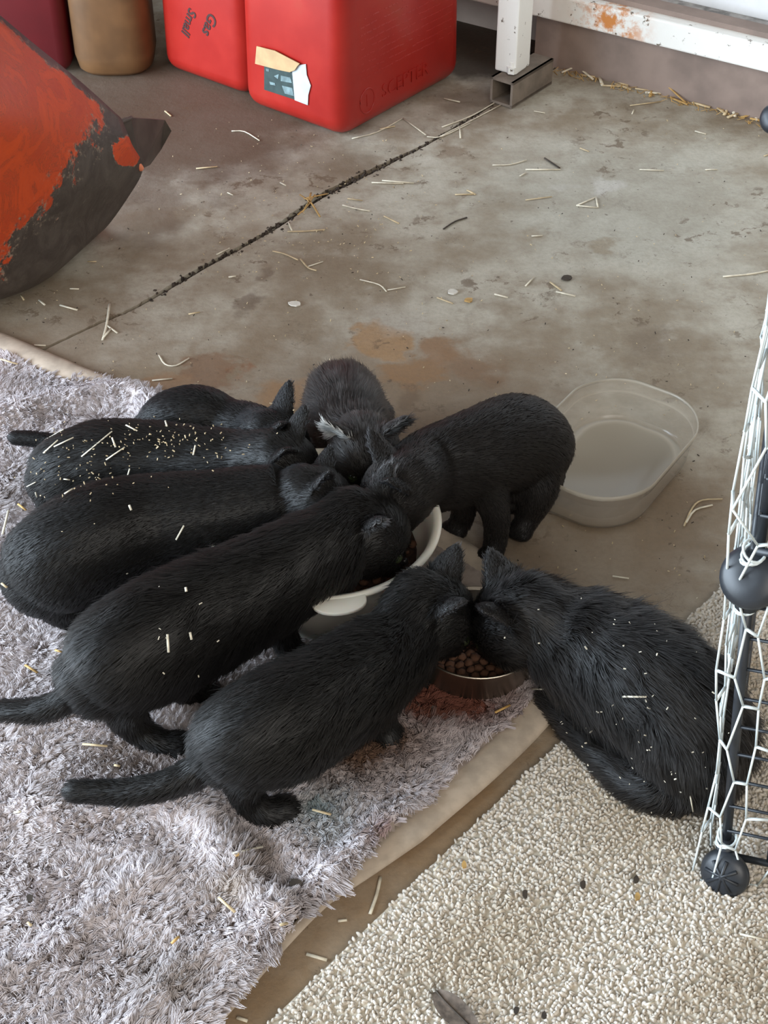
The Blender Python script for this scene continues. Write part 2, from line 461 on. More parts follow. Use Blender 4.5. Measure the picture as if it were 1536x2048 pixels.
M['lab_green'] = plain('label_dark_green', srgb(46, 62, 60), 0.5, 0.15, 70)
M['lab_tan'] = plain('label_tan_back', srgb(184, 150, 108), 0.7, 0.08, 40)
M['lab_pale'] = plain('label_print_pale', srgb(112, 132, 134), 0.6, 0.2, 90)
label_piece('label_blank', [(583, 140), (590, 131), (612, 128), (614, 150), (622, 171), (617, 190), (616, 210), (590, 200)], .0012, M['lab_white'])
label_piece('label_print_area', [(529, 132), (585, 143), (590, 199), (529, 179)], .0012, M['lab_green'])
for q in ([(562, 151), (581, 155), (584, 166), (562, 162)], [(564, 171), (585, 176), (588, 192), (570, 187)], [(539, 163), (550, 166), (551, 171), (541, 169)], [(548, 152), (558, 148), (556, 158)], [(532, 137), (538, 138), (538, 143), (533, 142)]):
    label_piece('label_mark', q, .0021, M['lab_pale'], .0004)
label_piece('label_flap', [(514, 92), (550, 101), (600, 127), (596, 131), (590, 140), (580, 144), (556, 139), (511, 127)], .0045, M['lab_tan'], .0012)

# second can behind it, with marker pen
e0 = A(P(322, 140)); alongv = A(P(494, 197)) - e0
can2 = empty('fuel_can')
bL = np.dot(e0 - c0, dL); bR = np.dot(e0 - c0, dR)
ll2 = bL - (ll + .004); lr2 = .26
q0 = c0 + dL * (ll + .004) + dR * bR
can2.location = (q0 + dL * ll2 / 2 + dR * lr2 / 2).tolist()
tag(can2, 'red plastic fuel can with black marker writing, left behind the labelled can', 'fuel can')
can_box('body', q0, dR, dL, lr2, ll2, .40, .028, M['red2'], .03, can2)
def on_left2(u, v, off):
    o = np.array([0, 0, CAM_H]); d = A(P(u, v, 0)) - o
    sc = .03 / .40 * lr2 / 2
    n_ = nrm(-dR + UPZ * sc); q = q0 - dR * off + dL * .1
    return o + d * np.dot(q - o, n_) / np.dot(d, n_)
def marker_line(txt, u0, v0, u1, v1, size):
    p, q = on_left2(u0, v0, .0006), on_left2(u1, v1, .0006)
    ex = nrm(q - p); outn = nrm(-dR); ey = np.cross(outn, ex)
    place_text('marker_writing', txt, size, p, ex, ey, M['ink'], can2, .0002, .0005)
marker_line('Gas', 418, 22, 394, 92, .027)
marker_line('Small', 378, 14, 348, 112, .024)

# tan jug and maroon can further back
def rounded_jug(name, c, rx, ry, rot, h, mat, label, cat):
    e = empty(name, tuple(c)); tag(e, label, cat)
    prof = [(0.0, 0), (.80, 0), (.93, .008), (1, .03), (1, h * .7), (.9, h * .85), (.55, h * .97), (.3, h)]
    seg = 40; V, F = [], []; n = len(prof)
    for j in range(seg):
        a = 2 * math.pi * j / seg
        ca, sa = math.cos(a), math.sin(a)
        p = 3.2
        k = (abs(ca) ** p + abs(sa) ** p) ** (-1 / p)
        x, y = rx * k * ca, ry * k * sa
        for r, z in prof:
            X, Y = x * r, y * r
            V.append((c[0] + X * math.cos(rot) - Y * math.sin(rot), c[1] + X * math.sin(rot) + Y * math.cos(rot), .001 + z))
    for j in range(seg):
        k = (j + 1) % seg
        for i in range(n - 1): F.append((j * n + i, k * n + i, k * n + i + 1, j * n + i + 1))
    F.append(tuple(j * n + n - 1 for j in range(seg)))
    link('body', fix_normals(mesh_np('body', V, F)), mat, e, True)
    return e
rot = math.atan2(dR[1], dR[0])
jg = rounded_jug('plastic_jug', A(P(236, 128)), .064, .060, 0.0, .36, M['tan_jug'], 'tan plastic jug standing between the maroon can and the red cans', 'jug')
jc = A(P(236, 128))
V, F = tube([jc + [0, 0, .36], jc + [0, 0, .385]], .03, .03, 20, caps=False)
link('cap', mesh_np('cap', V, F), M['dark_red'], jg)
m0 = A(P(150, 150)) + np.array([-.005, 0, 0]); bY, lX = np.array([0, 1.0, 0]), np.array([-1.0, 0, 0])
can3 = empty('fuel_can', (m0 + bY * .12 + lX * .12).tolist())
tag(can3, 'maroon plastic can partly hidden behind the orange bucket', 'fuel can')
can_box('body', m0, bY, lX, .24, .24, .36, .02, M['dark_red'], .03, can3)

# ------------------------------------------------------------------ loader bucket
def mat_bucket():
    m = NT('worn_orange_paint'); v = m.pos()
    at = m.n('Attribute', attribute_name='paint')
    n1 = m.noise(v, 28, 7, 0.7); n2 = m.noise(v, 140, 5, 0.7); n3 = m.noise(v, 16, 8, 0.75, 1.5)
    f = m.math('ADD', at.outputs['Fac'], m.math('MULTIPLY', m.math('SUBTRACT', n1, 0.5), 0.55))
    mask = m.ramp(f, 0.49, 0.53)
    steel = m.mix(m.ramp(n3, 0.35, 0.7), srgb(60, 51, 46), srgb(86, 77, 70))
    steel = m.mix(m.math('MULTIPLY', m.ramp(n2, 0.66, 0.74), 0.5), steel, srgb(150, 140, 124))
    oran = m.mix(m.ramp(n3, 0.3, 0.7), srgb(206, 74, 20), srgb(178, 58, 20))
    scr = m.ramp(m.math('ABSOLUTE', m.math('SUBTRACT', n3, 0.5)), 0.012, 0.0)
    oran = m.mix(m.math('MULTIPLY', scr, 0.7), oran, srgb(104, 52, 30))
    edge = m.math('MULTIPLY', m.ramp(m.math('ABSOLUTE', m.math('SUBTRACT', f, 0.5)), 0.06, 0.0), m.ramp(n2, 0.5, 0.62))
    c = m.mix(mask, steel, oran)
    c = m.mix(m.math('MULTIPLY', edge, 0.6), c, srgb(168, 150, 130))
    m.l(c, m.b.inputs['Base Color'])
    m.set(Roughness=0.5)
    m.bump(m.math('ADD', m.math('MULTIPLY', mask, 0.6), n2), 0.25, 0.002)
    return m.m
M['bucket'] = mat_bucket()
rows = [
 [(-260, -170, .50), (-160, -90, .42), (-60, -10, .36), (60, 90, .29), (160, 170, .23), (238, 240, .17)],
 [(-260, 30, .47), (-160, 110, .39), (-60, 170, .33), (50, 225, .27), (150, 265, .20), (258, 288, .14)],
 [(-260, 250, .37), (-160, 300, .30), (-60, 335, .25), (40, 355, .20), (140, 365, .15), (281, 335, .095)],
 [(-260, 440, .24), (-160, 460, .19), (-60, 475, .15), (30, 475, .12), (120, 455, .09), (252, 392, .055)],
 [(-260, 590, .09), (-160, 598, .07), (-60, 598, .05), (10, 588, .035), (98, 548, .03), (205, 455, .025)],
 [(-260, 600, .0), (-160, 590, .0), (-60, 580, .0), (10, 560, .001), (90, 525, .001), (185, 452, .001)]]
ctl = np.array([[A(P(*p)) for p in r] for r in rows]); ctl[..., 2] += .001
g1 = np.array([catmull(r, 7) for r in ctl])
g2 = np.array([catmull(g1[:, j], 7) for j in range(g1.shape[1])])    # columns x rows
pxc = np.array([[np.array(p[:2]) for p in r] for r in rows], float)
px1 = np.array([catmull(r, 7) for r in pxc]); px2 = np.array([catmull(px1[:, j], 7) for j in range(px1.shape[1])])
nc, nr = g2.shape[:2]
V = g2.reshape(-1, 3); V[:, 2] = np.maximum(V[:, 2], .001)
F = [(i * nr + j, (i + 1) * nr + j, (i + 1) * nr + j + 1, i * nr + j + 1) for i in range(nc - 1) for j in range(nr - 1)]
bme = mesh_np('shell', V, F)
pu, pv = px2.reshape(-1, 2).T
d1 = (200 - pu) / 200 + (250 - pv) / 260       # paint left on the upper part of the shell
top = np.clip((pv - (40 + pu * .84) - 12) / 60, -1, 1)
paint = np.clip(.5 + np.minimum(d1 * .42, top * .5), 0, 1)
lip = np.exp(-(((pu - 250) / 30) ** 2 + ((pv - 305) / 32) ** 2))
paint = np.clip(np.maximum(paint, lip * 1.1), 0, 1)
bucket = empty('loader_bucket', A(P(0, 560)).tolist())
tag(bucket, 'curved tractor loader bucket in worn orange paint at the left', 'loader bucket')
at = bme.attributes.new('paint', 'FLOAT', 'POINT'); at.data.foreach_set('value', paint.astype(np.float32))
bo = link('shell', bme, M['bucket'], bucket, True)
md = bo.modifiers.new('thick', 'SOLIDIFY'); md.thickness = .008; md.offset = 0
def plate(name, pts, thick, mat, parent):
    top = np.array([A(P(*p)) for p in pts]); n = len(top)
    nn = nrm(np.cross(top[1] - top[0], top[-1] - top[0]))
    V = np.vstack([top, top - nn * thick * np.sign(nn[2] if abs(nn[2]) > .05 else -nn[1])])
    F = [tuple(range(n)), tuple(range(2 * n - 1, n - 1, -1))] + [(i, i + n, (i + 1) % n + n, (i + 1) % n) for i in range(n)]
    return link(name, fix_normals(mesh_np(name, V, F)), mat, parent)
M['bare_steel'] = plain('bare_steel', srgb(74, 65, 58), 0.55, 0.2, 25, 0.2)
M['worn_edge'] = plain('worn_orange_edge', srgb(232, 140, 104), 0.55, 0.12, 60)
plate('side_cutter', [(238, 246, .165), (262, 236, .16), (330, 240, .10), (343, 262, .08), (322, 300, .05), (300, 330, .03), (283, 338, .085)], .008, M['bare_steel'], bucket)
ep = np.array([A(P(230, 262, .157)), A(P(256, 300, .128)), A(P(281, 336, .097))])
link('worn_lip', mesh_np('worn_lip', *tube(catmull(ep, 5), .0045, .0045, 8)), M['worn_edge'], bucket, True)
ep = np.array([A(P(230, 262, .158)), A(P(240, 246, .166)), A(P(262, 236, .162))])
link('worn_lip', mesh_np('worn_lip', *tube(catmull(ep, 5), .003, .003, 8)), M['bare_steel'], bucket, True)

# ------------------------------------------------------------------ hair curves
def mat_strand(name, rough, rad_rough, hair):
    m = bpy.data.materials.new(name); m.use_nodes = True
    t = m.node_tree
    at = t.nodes.new('ShaderNodeAttribute'); at.attribute_name = 'tint'
    sn = t.nodes.new('ShaderNodeAttribute'); sn.attribute_name = 'coat_normal'
    if hair:
        t.nodes.remove(t.nodes['Principled BSDF'])
        h = t.nodes.new('ShaderNodeBsdfHairPrincipled'); h.model = 'CHIANG'; h.parametrization = 'COLOR'
        t.links.new(at.outputs['Color'], h.inputs['Color'])
        h.inputs['IOR'].default_value = 1.38; h.inputs['Roughness'].default_value = rough; h.inputs['Radial Roughness'].default_value = rad_rough
        b = t.nodes.new('ShaderNodeBsdfPrincipled'); t.links.new(at.outputs['Color'], b.inputs['Base Color'])
        b.inputs['Roughness'].default_value = .48; b.inputs['Specular IOR Level'].default_value = .5
        t.links.new(sn.outputs['Vector'], b.inputs['Normal'])
        x = t.nodes.new('ShaderNodeMixShader'); x.inputs[0].default_value = .6
        t.links.new(h.outputs[0], x.inputs[1]); t.links.new(b.outputs[0], x.inputs[2])
        t.links.new(x.outputs[0], t.nodes['Material Output'].inputs['Surface'])
    else:
        b = t.nodes['Principled BSDF']
        t.links.new(at.outputs['Color'], b.inputs['Base Color'])
        b.inputs['Roughness'].default_value = rough
        b.inputs['Specular IOR Level'].default_value = 0.1
        b2 = t.nodes.new('ShaderNodeBsdfPrincipled'); t.links.new(at.outputs['Color'], b2.inputs['Base Color'])
        b2.inputs['Roughness'].default_value = rough; b2.inputs['Specular IOR Level'].default_value = 0.1
        t.links.new(sn.outputs['Vector'], b2.inputs['Normal'])
        x = t.nodes.new('ShaderNodeMixShader'); x.inputs[0].default_value = .45
        t.links.new(b.outputs[0], x.inputs[1]); t.links.new(b2.outputs[0], x.inputs[2])
        t.links.new(x.outputs[0], t.nodes['Material Output'].inputs['Surface'])
    return m
M['fur'] = mat_strand('kitten_fur', 0.42, 0.6, True)
M['pile'] = mat_strand('rug_pile', 0.9, 0.5, False)
def hair_object(name, pts, rad, tint, mat, parent, normal):
    """pts (n,k,3), rad (n,k), tint (n,3)."""
    n, k = pts.shape[:2]
    hc = bpy.data.hair_curves.new(name)
    hc.add_curves([k] * n)
    hc.attributes['position'].data.foreach_set('vector', pts.astype(np.float32).ravel())
    ra = hc.attributes.get('radius') or hc.attributes.new('radius', 'FLOAT', 'POINT')
    ra.data.foreach_set('value', rad.astype(np.float32).ravel())
    ta = hc.attributes.new('tint', 'FLOAT_COLOR', 'CURVE')
    ta.data.foreach_set('color', np.hstack([tint, np.ones((n, 1))]).astype(np.float32).ravel())
    na = hc.attributes.new('coat_normal', 'FLOAT_VECTOR', 'CURVE')
    na.data.foreach_set('vector', np.ascontiguousarray(normal, np.float32).ravel())
    hc.materials.append(mat)
    o = bpy.data.objects.new(name, hc); COL.objects.link(o)
    o.parent = parent
    if parent.type == 'EMPTY': o.matrix_parent_inverse = Matrix.Translation(-Vector(parent.location))
    o['kind'] = 'stuff'
    return o
def sample_mesh(me, n, seed=0):
    me.calc_loop_triangles()
    nt = len(me.loop_triangles); ti = np.empty(nt * 3, np.int32); me.loop_triangles.foreach_get('vertices', ti); ti = ti.reshape(-1, 3)
    co = np.empty(len(me.vertices) * 3, np.float32); me.vertices.foreach_get('co', co); co = co.reshape(-1, 3).astype(float)
    no = np.empty(len(me.vertices) * 3, np.float32); me.vertex_normals.foreach_get('vector', no); no = no.reshape(-1, 3).astype(float)
    a, b, c = co[ti[:, 0]], co[ti[:, 1]], co[ti[:, 2]]
    ar = np.linalg.norm(np.cross(b - a, c - a), axis=1); r = np.random.default_rng(seed)
    pk = r.choice(nt, n, p=ar / ar.sum()); u, v = r.random(n), r.random(n); f = u + v > 1; u[f], v[f] = 1 - u[f], 1 - v[f]
    w = 1 - u - v
    T = ti[pk]
    pos = co[T[:, 0]] * w[:, None] + co[T[:, 1]] * u[:, None] + co[T[:, 2]] * v[:, None]
    nn = nrm(no[T[:, 0]] * w[:, None] + no[T[:, 1]] * u[:, None] + no[T[:, 2]] * v[:, None])
    return pos, nn, ar.sum() / 2

# ------------------------------------------------------------------ grey plush rug
RUG_PX = [(-420, 660), (-120, 665), (0, 694), (120, 748), (300, 812), (560, 935), (870, 1082), (960, 1138), (1050, 1205), (1092, 1300), (1098, 1395), (1050, 1462), (960, 1548), (840, 1650), (740, 1735), (640, 1820), (560, 1905), (470, 2010), (380, 2110), (200, 2300), (-500, 2300), (-700, 1500)]
rug_poly = np.array([A(P(u, v))[:2] for u, v in RUG_PX])
def inside(poly, x, y):
    c = np.zeros(x.shape, bool); n = len(poly)
    for i in range(n):
        x0, y0 = poly[i]; x1, y1 = poly[i - 1]
        c ^= ((y0 > y) != (y1 > y)) & (x < (x1 - x0) * (y - y0) / (y1 - y0 + 1e-12) + x0)
    return c
def edge_dist(poly, x, y):
    d = np.full(x.shape, 9.0); n = len(poly)
    for i in range(n):
        a, b = poly[i - 1], poly[i]; ab = b - a
        t = np.clip(((x - a[0]) * ab[0] + (y - a[1]) * ab[1]) / (ab @ ab), 0, 1)
        d = np.minimum(d, np.hypot(x - a[0] - t * ab[0], y - a[1] - t * ab[1]))
    return d
def seg_ridge(x, y, pts, w, h):
    d = np.full(x.shape, 9.0)
    W = catmull([A(P(u, v)) for u, v in pts], 6)[:, :2]
    for a, b in zip(W[:-1], W[1:]):
        ab = b - a; t = np.clip(((x - a[0]) * ab[0] + (y - a[1]) * ab[1]) / (ab @ ab + 1e-12), 0, 1)
        d = np.minimum(d, np.hypot(x - a[0] - t * ab[0], y - a[1] - t * ab[1]))
    return h * np.exp(-(d / w) ** 2)
def rug_h(x, y):
    p = np.stack([x, y, 0 * x], -1).reshape(-1, 3)
    z = .006 + .0022 * vnoise(p, 14, 3)[:, 0].reshape(x.shape) + .0012 * vnoise(p, 40, 4)[:, 1].reshape(x.shape)
    d = edge_dist(rug_poly, x, y)
    z = z + .004 * np.exp(-((d - .014) / .012) ** 2)
    z += seg_ridge(x, y, [(330, 1610), (420, 1680), (500, 1790), (560, 1850)], .018, .011)
    z += seg_ridge(x, y, [(-60, 2010), (80, 1920), (210, 1830), (300, 1770)], .014, .007)
    z += seg_ridge(x, y, [(60, 1620), (140, 1650), (230, 1630)], .014, .006)
    z += seg_ridge(x, y, [(0, 850), (120, 820), (260, 808), (310, 830)], .020, .014)
    z += seg_ridge(x, y, [(250, 2080), (360, 1960), (520, 1860), (660, 1760), (800, 1650)], .016, .007)
    z += seg_ridge(x, y, [(660, 1480), (780, 1500), (900, 1480)], .018, .005)
    z -= seg_ridge(x, y, [(470, 1650), (560, 1760), (600, 1800)], .014, .005)
    return np.maximum(z, .003)
step = .005
xs = np.arange(rug_poly[:, 0].min(), rug_poly[:, 0].max() + step, step); ys = np.arange(rug_poly[:, 1].min(), rug_poly[:, 1].max() + step, step)
X, Y = np.meshgrid(xs, ys)
IN = inside(rug_poly, X, Y)
Z = rug_h(X, Y)
idx = -np.ones(X.shape, int)
quad_ok = IN[:-1, :-1] & IN[1:, :-1] & IN[:-1, 1:] & IN[1:, 1:]
use = np.zeros(X.shape, bool)
for dy in (0, 1):
    for dx in (0, 1): use[dy:dy + quad_ok.shape[0], dx:dx + quad_ok.shape[1]] |= quad_ok
idx[use] = np.arange(use.sum())
V = np.stack([X[use], Y[use], Z[use]], -1)
j, i = np.nonzero(quad_ok)
F = np.stack([idx[j, i], idx[j, i + 1], idx[j + 1, i + 1], idx[j + 1, i]], -1)
rme = mesh_np('backing', V, F)
M['rug_base'] = plain('rug_backing', srgb(152, 138, 128), 0.9, 0.2, 60, 0.4)
rug = empty('plush_rug', A(P(400, 1700)).tolist())
tag(rug, 'grey lavender shaggy plush rug under the feeding kittens', 'rug')
link('backing', rme, M['rug_base'], rug, True)
# turned hem along the edges: a soft rolled border of the beige backing
M['hem'] = plain('rug_hem', srgb(184, 168, 150), 0.9, 0.1, 50, 0.3)
for ra, rb in ((0, 5), (6, 19)):
    hem = catmull([A(P(u, v)) for u, v in RUG_PX[ra:rb]], 8)
    hem[:, 2] = .0075 + .002 * vnoise(hem, 20, 9)[:, 0]
    idx_ = ra + np.arange(len(hem)) / 8.0
    kk = np.where(ra == 0, 1 - .5 * np.clip(idx_ - 3, 0, 1), 1 - .68 * np.clip((idx_ - 13.2) / 1.6, 0, 1))
    link('hem', mesh_np('hem', *tube(hem, .0165 * kk, .0062 * kk, 12)), M['hem'], rug, True)
# pile
RN = 300000
bx0, bx1 = A(P(-60, 1100))[0] - .03, A(P(1110, 1300))[0] + .01
cand = rng.uniform([-.46, A(P(300, 2075))[1]], [.20, A(P(0, 660))[1]], (160000, 2))
ed = edge_dist(rug_poly, cand[:, 0], cand[:, 1])
ok = inside(rug_poly, cand[:, 0], cand[:, 1])
cand, ed = cand[ok], ed[ok]
def project(p):
    d = p - np.array([0, 0, CAM_H]); zc = d[:, 1] * CP - d[:, 2] * SP
    return CX + FPX * d[:, 0] / zc, CY - FPX * (d[:, 1] * SP + d[:, 2] * CP) / zc
cu_, cv_ = project(np.column_stack([cand, np.zeros(len(cand))]))
# pile worn off at the far corner and along the right hem
bare = (cu_ > 820) & (cv_ < 1250)
hemzone = (ed < (.011 + .003 * np.sin(cv_ * .03)) * np.clip((cu_ - 690) / 120, 0, 1)) & (cv_ > 1150)
hem2 = (ed < .020) & (cv_ < 900) & (cu_ < 330) & (cu_ > -40) & (cv_ - (694 + .39 * cu_) < 40) & (np.abs(cu_ - 40) < 110)
keep = ~(bare | hemzone | hem2) & (cu_ > -120) & (cv_ < 2130)
cand, ed, cu_, cv_ = cand[keep], ed[keep], cu_[keep], cv_[keep]
cl = cand[:42000]; clu, clv = cu_[:42000], cv_[:42000]
nc_ = len(cl)
lean = vnoise(np.column_stack([cl, 0 * cl[:, 0]]), 22, 5)[:, :2] * .5 + vnoise(np.column_stack([cl, 0 * cl[:, 0]]), 110, 6)[:, :2] * .75 + rng.normal(0, .4, (nc_, 2))
e0_ = edge_dist(rug_poly, cl[:, 0], cl[:, 1]); hs = .001
og = -np.column_stack([edge_dist(rug_poly, cl[:, 0] + hs, cl[:, 1]) - edge_dist(rug_poly, cl[:, 0] - hs, cl[:, 1]), edge_dist(rug_poly, cl[:, 0], cl[:, 1] + hs) - edge_dist(rug_poly, cl[:, 0], cl[:, 1] - hs)])
lean = lean + nrm(og) * (1.3 * np.exp(-e0_ / .010))[:, None]
per = 13
base = np.repeat(cl, per, 0) + rng.normal(0, .0019, (nc_ * per, 2))
L = np.repeat(rng.uniform(.0060, .0105, nc_), per) * rng.uniform(.8, 1.1, nc_ * per)
ln = np.repeat(lean, per, 0)
bz = rug_h(base[:, 0], base[:, 1])
ccen = np.repeat(cl, per, 0)
k = 4; pts = np.zeros((nc_ * per, k, 3))
for q in range(k):
    t_ = q / (k - 1)
    conv = 1 - .5 * t_ ** 1.2
    xy = ccen + (base - ccen) * conv + ln * (L * (t_ ** 1.6) * .75)[:, None]
    pts[:, q, :2] = xy; pts[:, q, 2] = bz + L * (t_ - .28 * t_ * t_)
pts[:, :, :2] += vnoise(pts.reshape(-1, 3), 260, 8)[:, :2].reshape(nc_ * per, k, 2) * (.0012 * np.linspace(0, 1, k))[None, :, None]
rad = np.tile(np.array([.0004, .00042, .00036, .00016]), (nc_ * per, 1))
g = rng.normal(1, .07, nc_)
tint = np.array(srgb(226, 217, 218)[:3])[None] * g[:, None]
def stain(u, v, ru, rv, col, k_, p=2):
    global tint
    w = np.clip(k_ * np.exp(-(((clu - u) / ru) ** 2 + ((clv - v) / rv) ** 2) ** (p / 2)) * (1 + .5 * vnoise(np.column_stack([cl, 0 * clu]), 60, int(u))[:, 0]), 0, 1)
    tint = tint * (1 - w[:, None]) + np.array(srgb(*col)[:3]) * w[:, None]
stain(880, 1410, 140, 75, (118, 74, 62), 1.2); stain(720, 1510, 140, 60, (120, 94, 78), .95); stain(560, 1480, 120, 60, (120, 98, 82), .6)
stain(650, 1640, 60, 50, (128, 148, 150), .75); stain(440, 1410, 90, 40, (120, 96, 74), .7); stain(330, 1540, 120, 40, (134, 116, 104), .45)
stain(770, 1690, 40, 24, (140, 96, 92), .6); stain(930, 1600, 70, 40, (138, 120, 124), .5); stain(470, 1800, 60, 40, (142, 122, 98), .6); stain(520, 1730, 40, 60, (132, 112, 96), .6)
stain(330, 1985, 90, 60, (148, 136, 126), .5); stain(60, 1790, 30, 30, (120, 96, 92), .5); stain(40, 1000, 60, 40, (110, 100, 96), .5); stain(240, 1530, 90, 40, (150, 136, 128), .4)
stain(80, 780, 90, 40, (160, 156, 160), .4)
dn = vnoise(np.column_stack([cl, 0 * clu]), 9, 21)[:, 0]
tint *= (1 - .10 * np.clip(dn, 0, 1))[:, None]
gx = (rug_h(cl[:, 0] + .003, cl[:, 1]) - rug_h(cl[:, 0] - .003, cl[:, 1])) / .006
gy = (rug_h(cl[:, 0], cl[:, 1] + .003) - rug_h(cl[:, 0], cl[:, 1] - .003)) / .006
pn = nrm(np.column_stack([-gx + lean[:, 0] * .45, -gy + lean[:, 1] * .45, np.ones(nc_)]))
hair_object('pile', pts, rad, np.repeat(tint, per, 0), M['pile'], rug, np.repeat(pn, per, 0))

# ------------------------------------------------------------------ cream looped mat
ma, mb = A(P(1130, 1480)), A(P(560, 2030))
mdir = nrm(ma - mb); mperp = np.array([mdir[1], -mdir[0], 0])
if mperp[0] < 0: mperp = -mperp
mat_o = empty('looped_mat', (mb + mdir * .3 + mperp * .2).tolist())
tag(mat_o, 'cream looped chenille mat lying in front of the wire fence', 'mat')
MA0, MA1, MW = -.12, .74, .62
M['mat_base'] = plain('mat_backing', srgb(192, 182, 164), 0.95, 0.15, 60, 0.4)
V, F = box(mb + mdir * (MA0 + MA1) / 2 + mperp * MW / 2 + UPZ * .0022, mdir, mperp, UPZ, MA1 - MA0, MW, .0040)
link('backing', fix_normals(mesh_np('backing', V, F)), M['mat_base'], mat_o)
def mat_loops():
    m = NT('cream_chenille'); at = m.n('Attribute', attribute_name='tint')
    n1 = m.noise(m.pos(), 500, 3, 0.6)
    m.l(m.mix(m.math('MULTIPLY', m.ramp(n1, 0.3, 0.7), 0.18), at.outputs['Color'], srgb(150, 138, 120)), m.b.inputs['Base Color'])
    m.set(Roughness=0.95); m.bump(n1, 0.5, 0.001); m.b.inputs['Specular IOR Level'].default_value = 0.1
    return m.m
M['loops'] = mat_loops()
pitch_a, pitch_b = .0029, .0031
ga = np.arange(MA0, MA1, pitch_a); gb = np.arange(.002, MW, pitch_b)
GA, GB = np.meshgrid(ga, gb); GA[1::2] += pitch_a / 2
GA, GB = GA.ravel(), GB.ravel()
GA = GA + rng.normal(0, .0012, GA.shape); GB = GB + rng.normal(0, .0012, GB.shape)
cen = mb + GA[:, None] * mdir + GB[:, None] * mperp
pu_, pv_ = project(cen)
kp = (pu_ > 480) & (pu_ < 1680) & (pv_ > 1080) & (pv_ < 2180)
cen, GA, GB = cen[kp], GA[kp], GB[kp]
nb = len(cen)
seg, rings = 6, 2
tv = []
for r_ in range(rings):
    ph = [0.2, 0.9][r_]
    for s_ in range(seg):
        a = 2 * math.pi * (s_ + .5 * r_) / seg
        tv.append((math.cos(a) * math.cos(ph - .25), math.sin(a) * math.cos(ph - .25), math.sin(ph)))
tv.append((0, 0, 1.02)); tv = np.array(tv)
tf = []
for r_ in range(rings - 1):
    for s_ in range(seg):
        k2 = (s_ + 1) % seg
        tf += [(r_ * seg + s_, r_ * seg + k2, (r_ + 1) * seg + s_), (r_ * seg + k2, (r_ + 1) * seg + k2, (r_ + 1) * seg + s_)]
for s_ in range(seg): tf.append(((rings - 1) * seg + s_, (rings - 1) * seg + (s_ + 1) % seg, len(tv) - 1))
tf = np.array(tf)
ang = rng.uniform(0, math.pi, nb); la = rng.uniform(.0016, .0032, nb); lb = rng.uniform(.0011, .0017, nb); hh = rng.uniform(.0020, .0050, nb)
lx, ly = tv[:, 0][None] * la[:, None], tv[:, 1][None] * lb[:, None]
vx = lx * np.cos(ang)[:, None] - ly * np.sin(ang)[:, None] + rng.normal(0, .0009, (nb, 1)) * tv[:, 2][None]
vy = lx * np.sin(ang)[:, None] + ly * np.cos(ang)[:, None] + rng.normal(0, .0009, (nb, 1)) * tv[:, 2][None]
vz = tv[:, 2][None] * hh[:, None] + .003
VV = np.stack([cen[:, 0][:, None] + vx, cen[:, 1][:, None] + vy, vz], -1).reshape(-1, 3)
FF = (tf[None] + (np.arange(nb) * len(tv))[:, None, None]).reshape(-1, 3)
lme = bpy.data.meshes.new('loops')
lme.vertices.add(len(VV)); lme.vertices.foreach_set('co', VV.astype(np.float32).ravel())
lme.loops.add(FF.size); lme.loops.foreach_set('vertex_index', FF.astype(np.int32).ravel())
lme.polygons.add(len(FF)); lme.polygons.foreach_set('loop_start', np.arange(0, FF.size, 3, dtype=np.int32))
lme.update(calc_edges=True); lme.validate()
lt = np.array(srgb(212, 204, 193)[:3])[None] * np.clip(rng.normal(1, .09, nb), .75, 1.2)[:, None]
ln1 = vnoise(cen, 12, 31)[:, 0]; ln2 = vnoise(cen, 30, 32)[:, 0]
wdir = np.clip(.5 * np.clip(ln1 - .1, 0, 1) + .3 * np.clip(ln2 - .3, 0, 1), 0, .6)[:, None]
lt = lt * (1 - wdir) + np.array(srgb(158, 140, 114)[:3]) * wdir
ca = lme.attributes.new('tint', 'FLOAT_COLOR', 'POINT')
ca.data.foreach_set('color', np.repeat(np.hstack([lt, np.ones((nb, 1))]), len(tv), 0).astype(np.float32).ravel())
tag(link('loops', lme, M['loops'], mat_o, True), kind='stuff')

# ------------------------------------------------------------------ bowls and container
def mat_white_plastic():
    m = NT('ivory_plastic'); m.set(Roughness=0.35); m.b.inputs['Base Color'].default_value = srgb(226, 220, 206)
    m.b.inputs['Subsurface Weight'].default_value = 0.15; m.b.inputs['Subsurface Scale'].default_value = .004
    n1 = m.noise(m.obj(), 30, 4); m.bump(n1, 0.03, 0.001)
    return m.m
M['ivory'] = mat_white_plastic()
M['kibble'] = plain('kibble', srgb(88, 56, 36), 0.8, 0.25, 120, 0.4)
def mat_steel():
    m = NT('brushed_steel'); m.set(Metallic=1.0, Roughness=0.32); m.b.inputs['Base Color'].default_value = srgb(196, 184, 168)
    n1 = m.noise(m.obj(), 90, 4); m.bump(n1, 0.06, 0.001)
    return m.m
M['steel'] = mat_steel()
BZ = .008
bw = A(P(648, 1043, .088)); bw[2] = BZ
bowl = empty('white_bowl', tuple(bw)); tag(bowl, 'large ivory plastic feeding bowl with a rounded tab handle', 'bowl')
prof = [(0, 0), (.075, 0), (.082, .003), (.100, .060), (.1055, .076), (.112, .079), (.1125, .082), (.109, .0835), (.104, .081), (.098, .060), (.078, .006), (0, .005)]
V, F = lathe(prof, 72)
bb = link('body', fix_normals(mesh_np('body', V, F)), M['ivory'], None, True); bb.parent = bowl
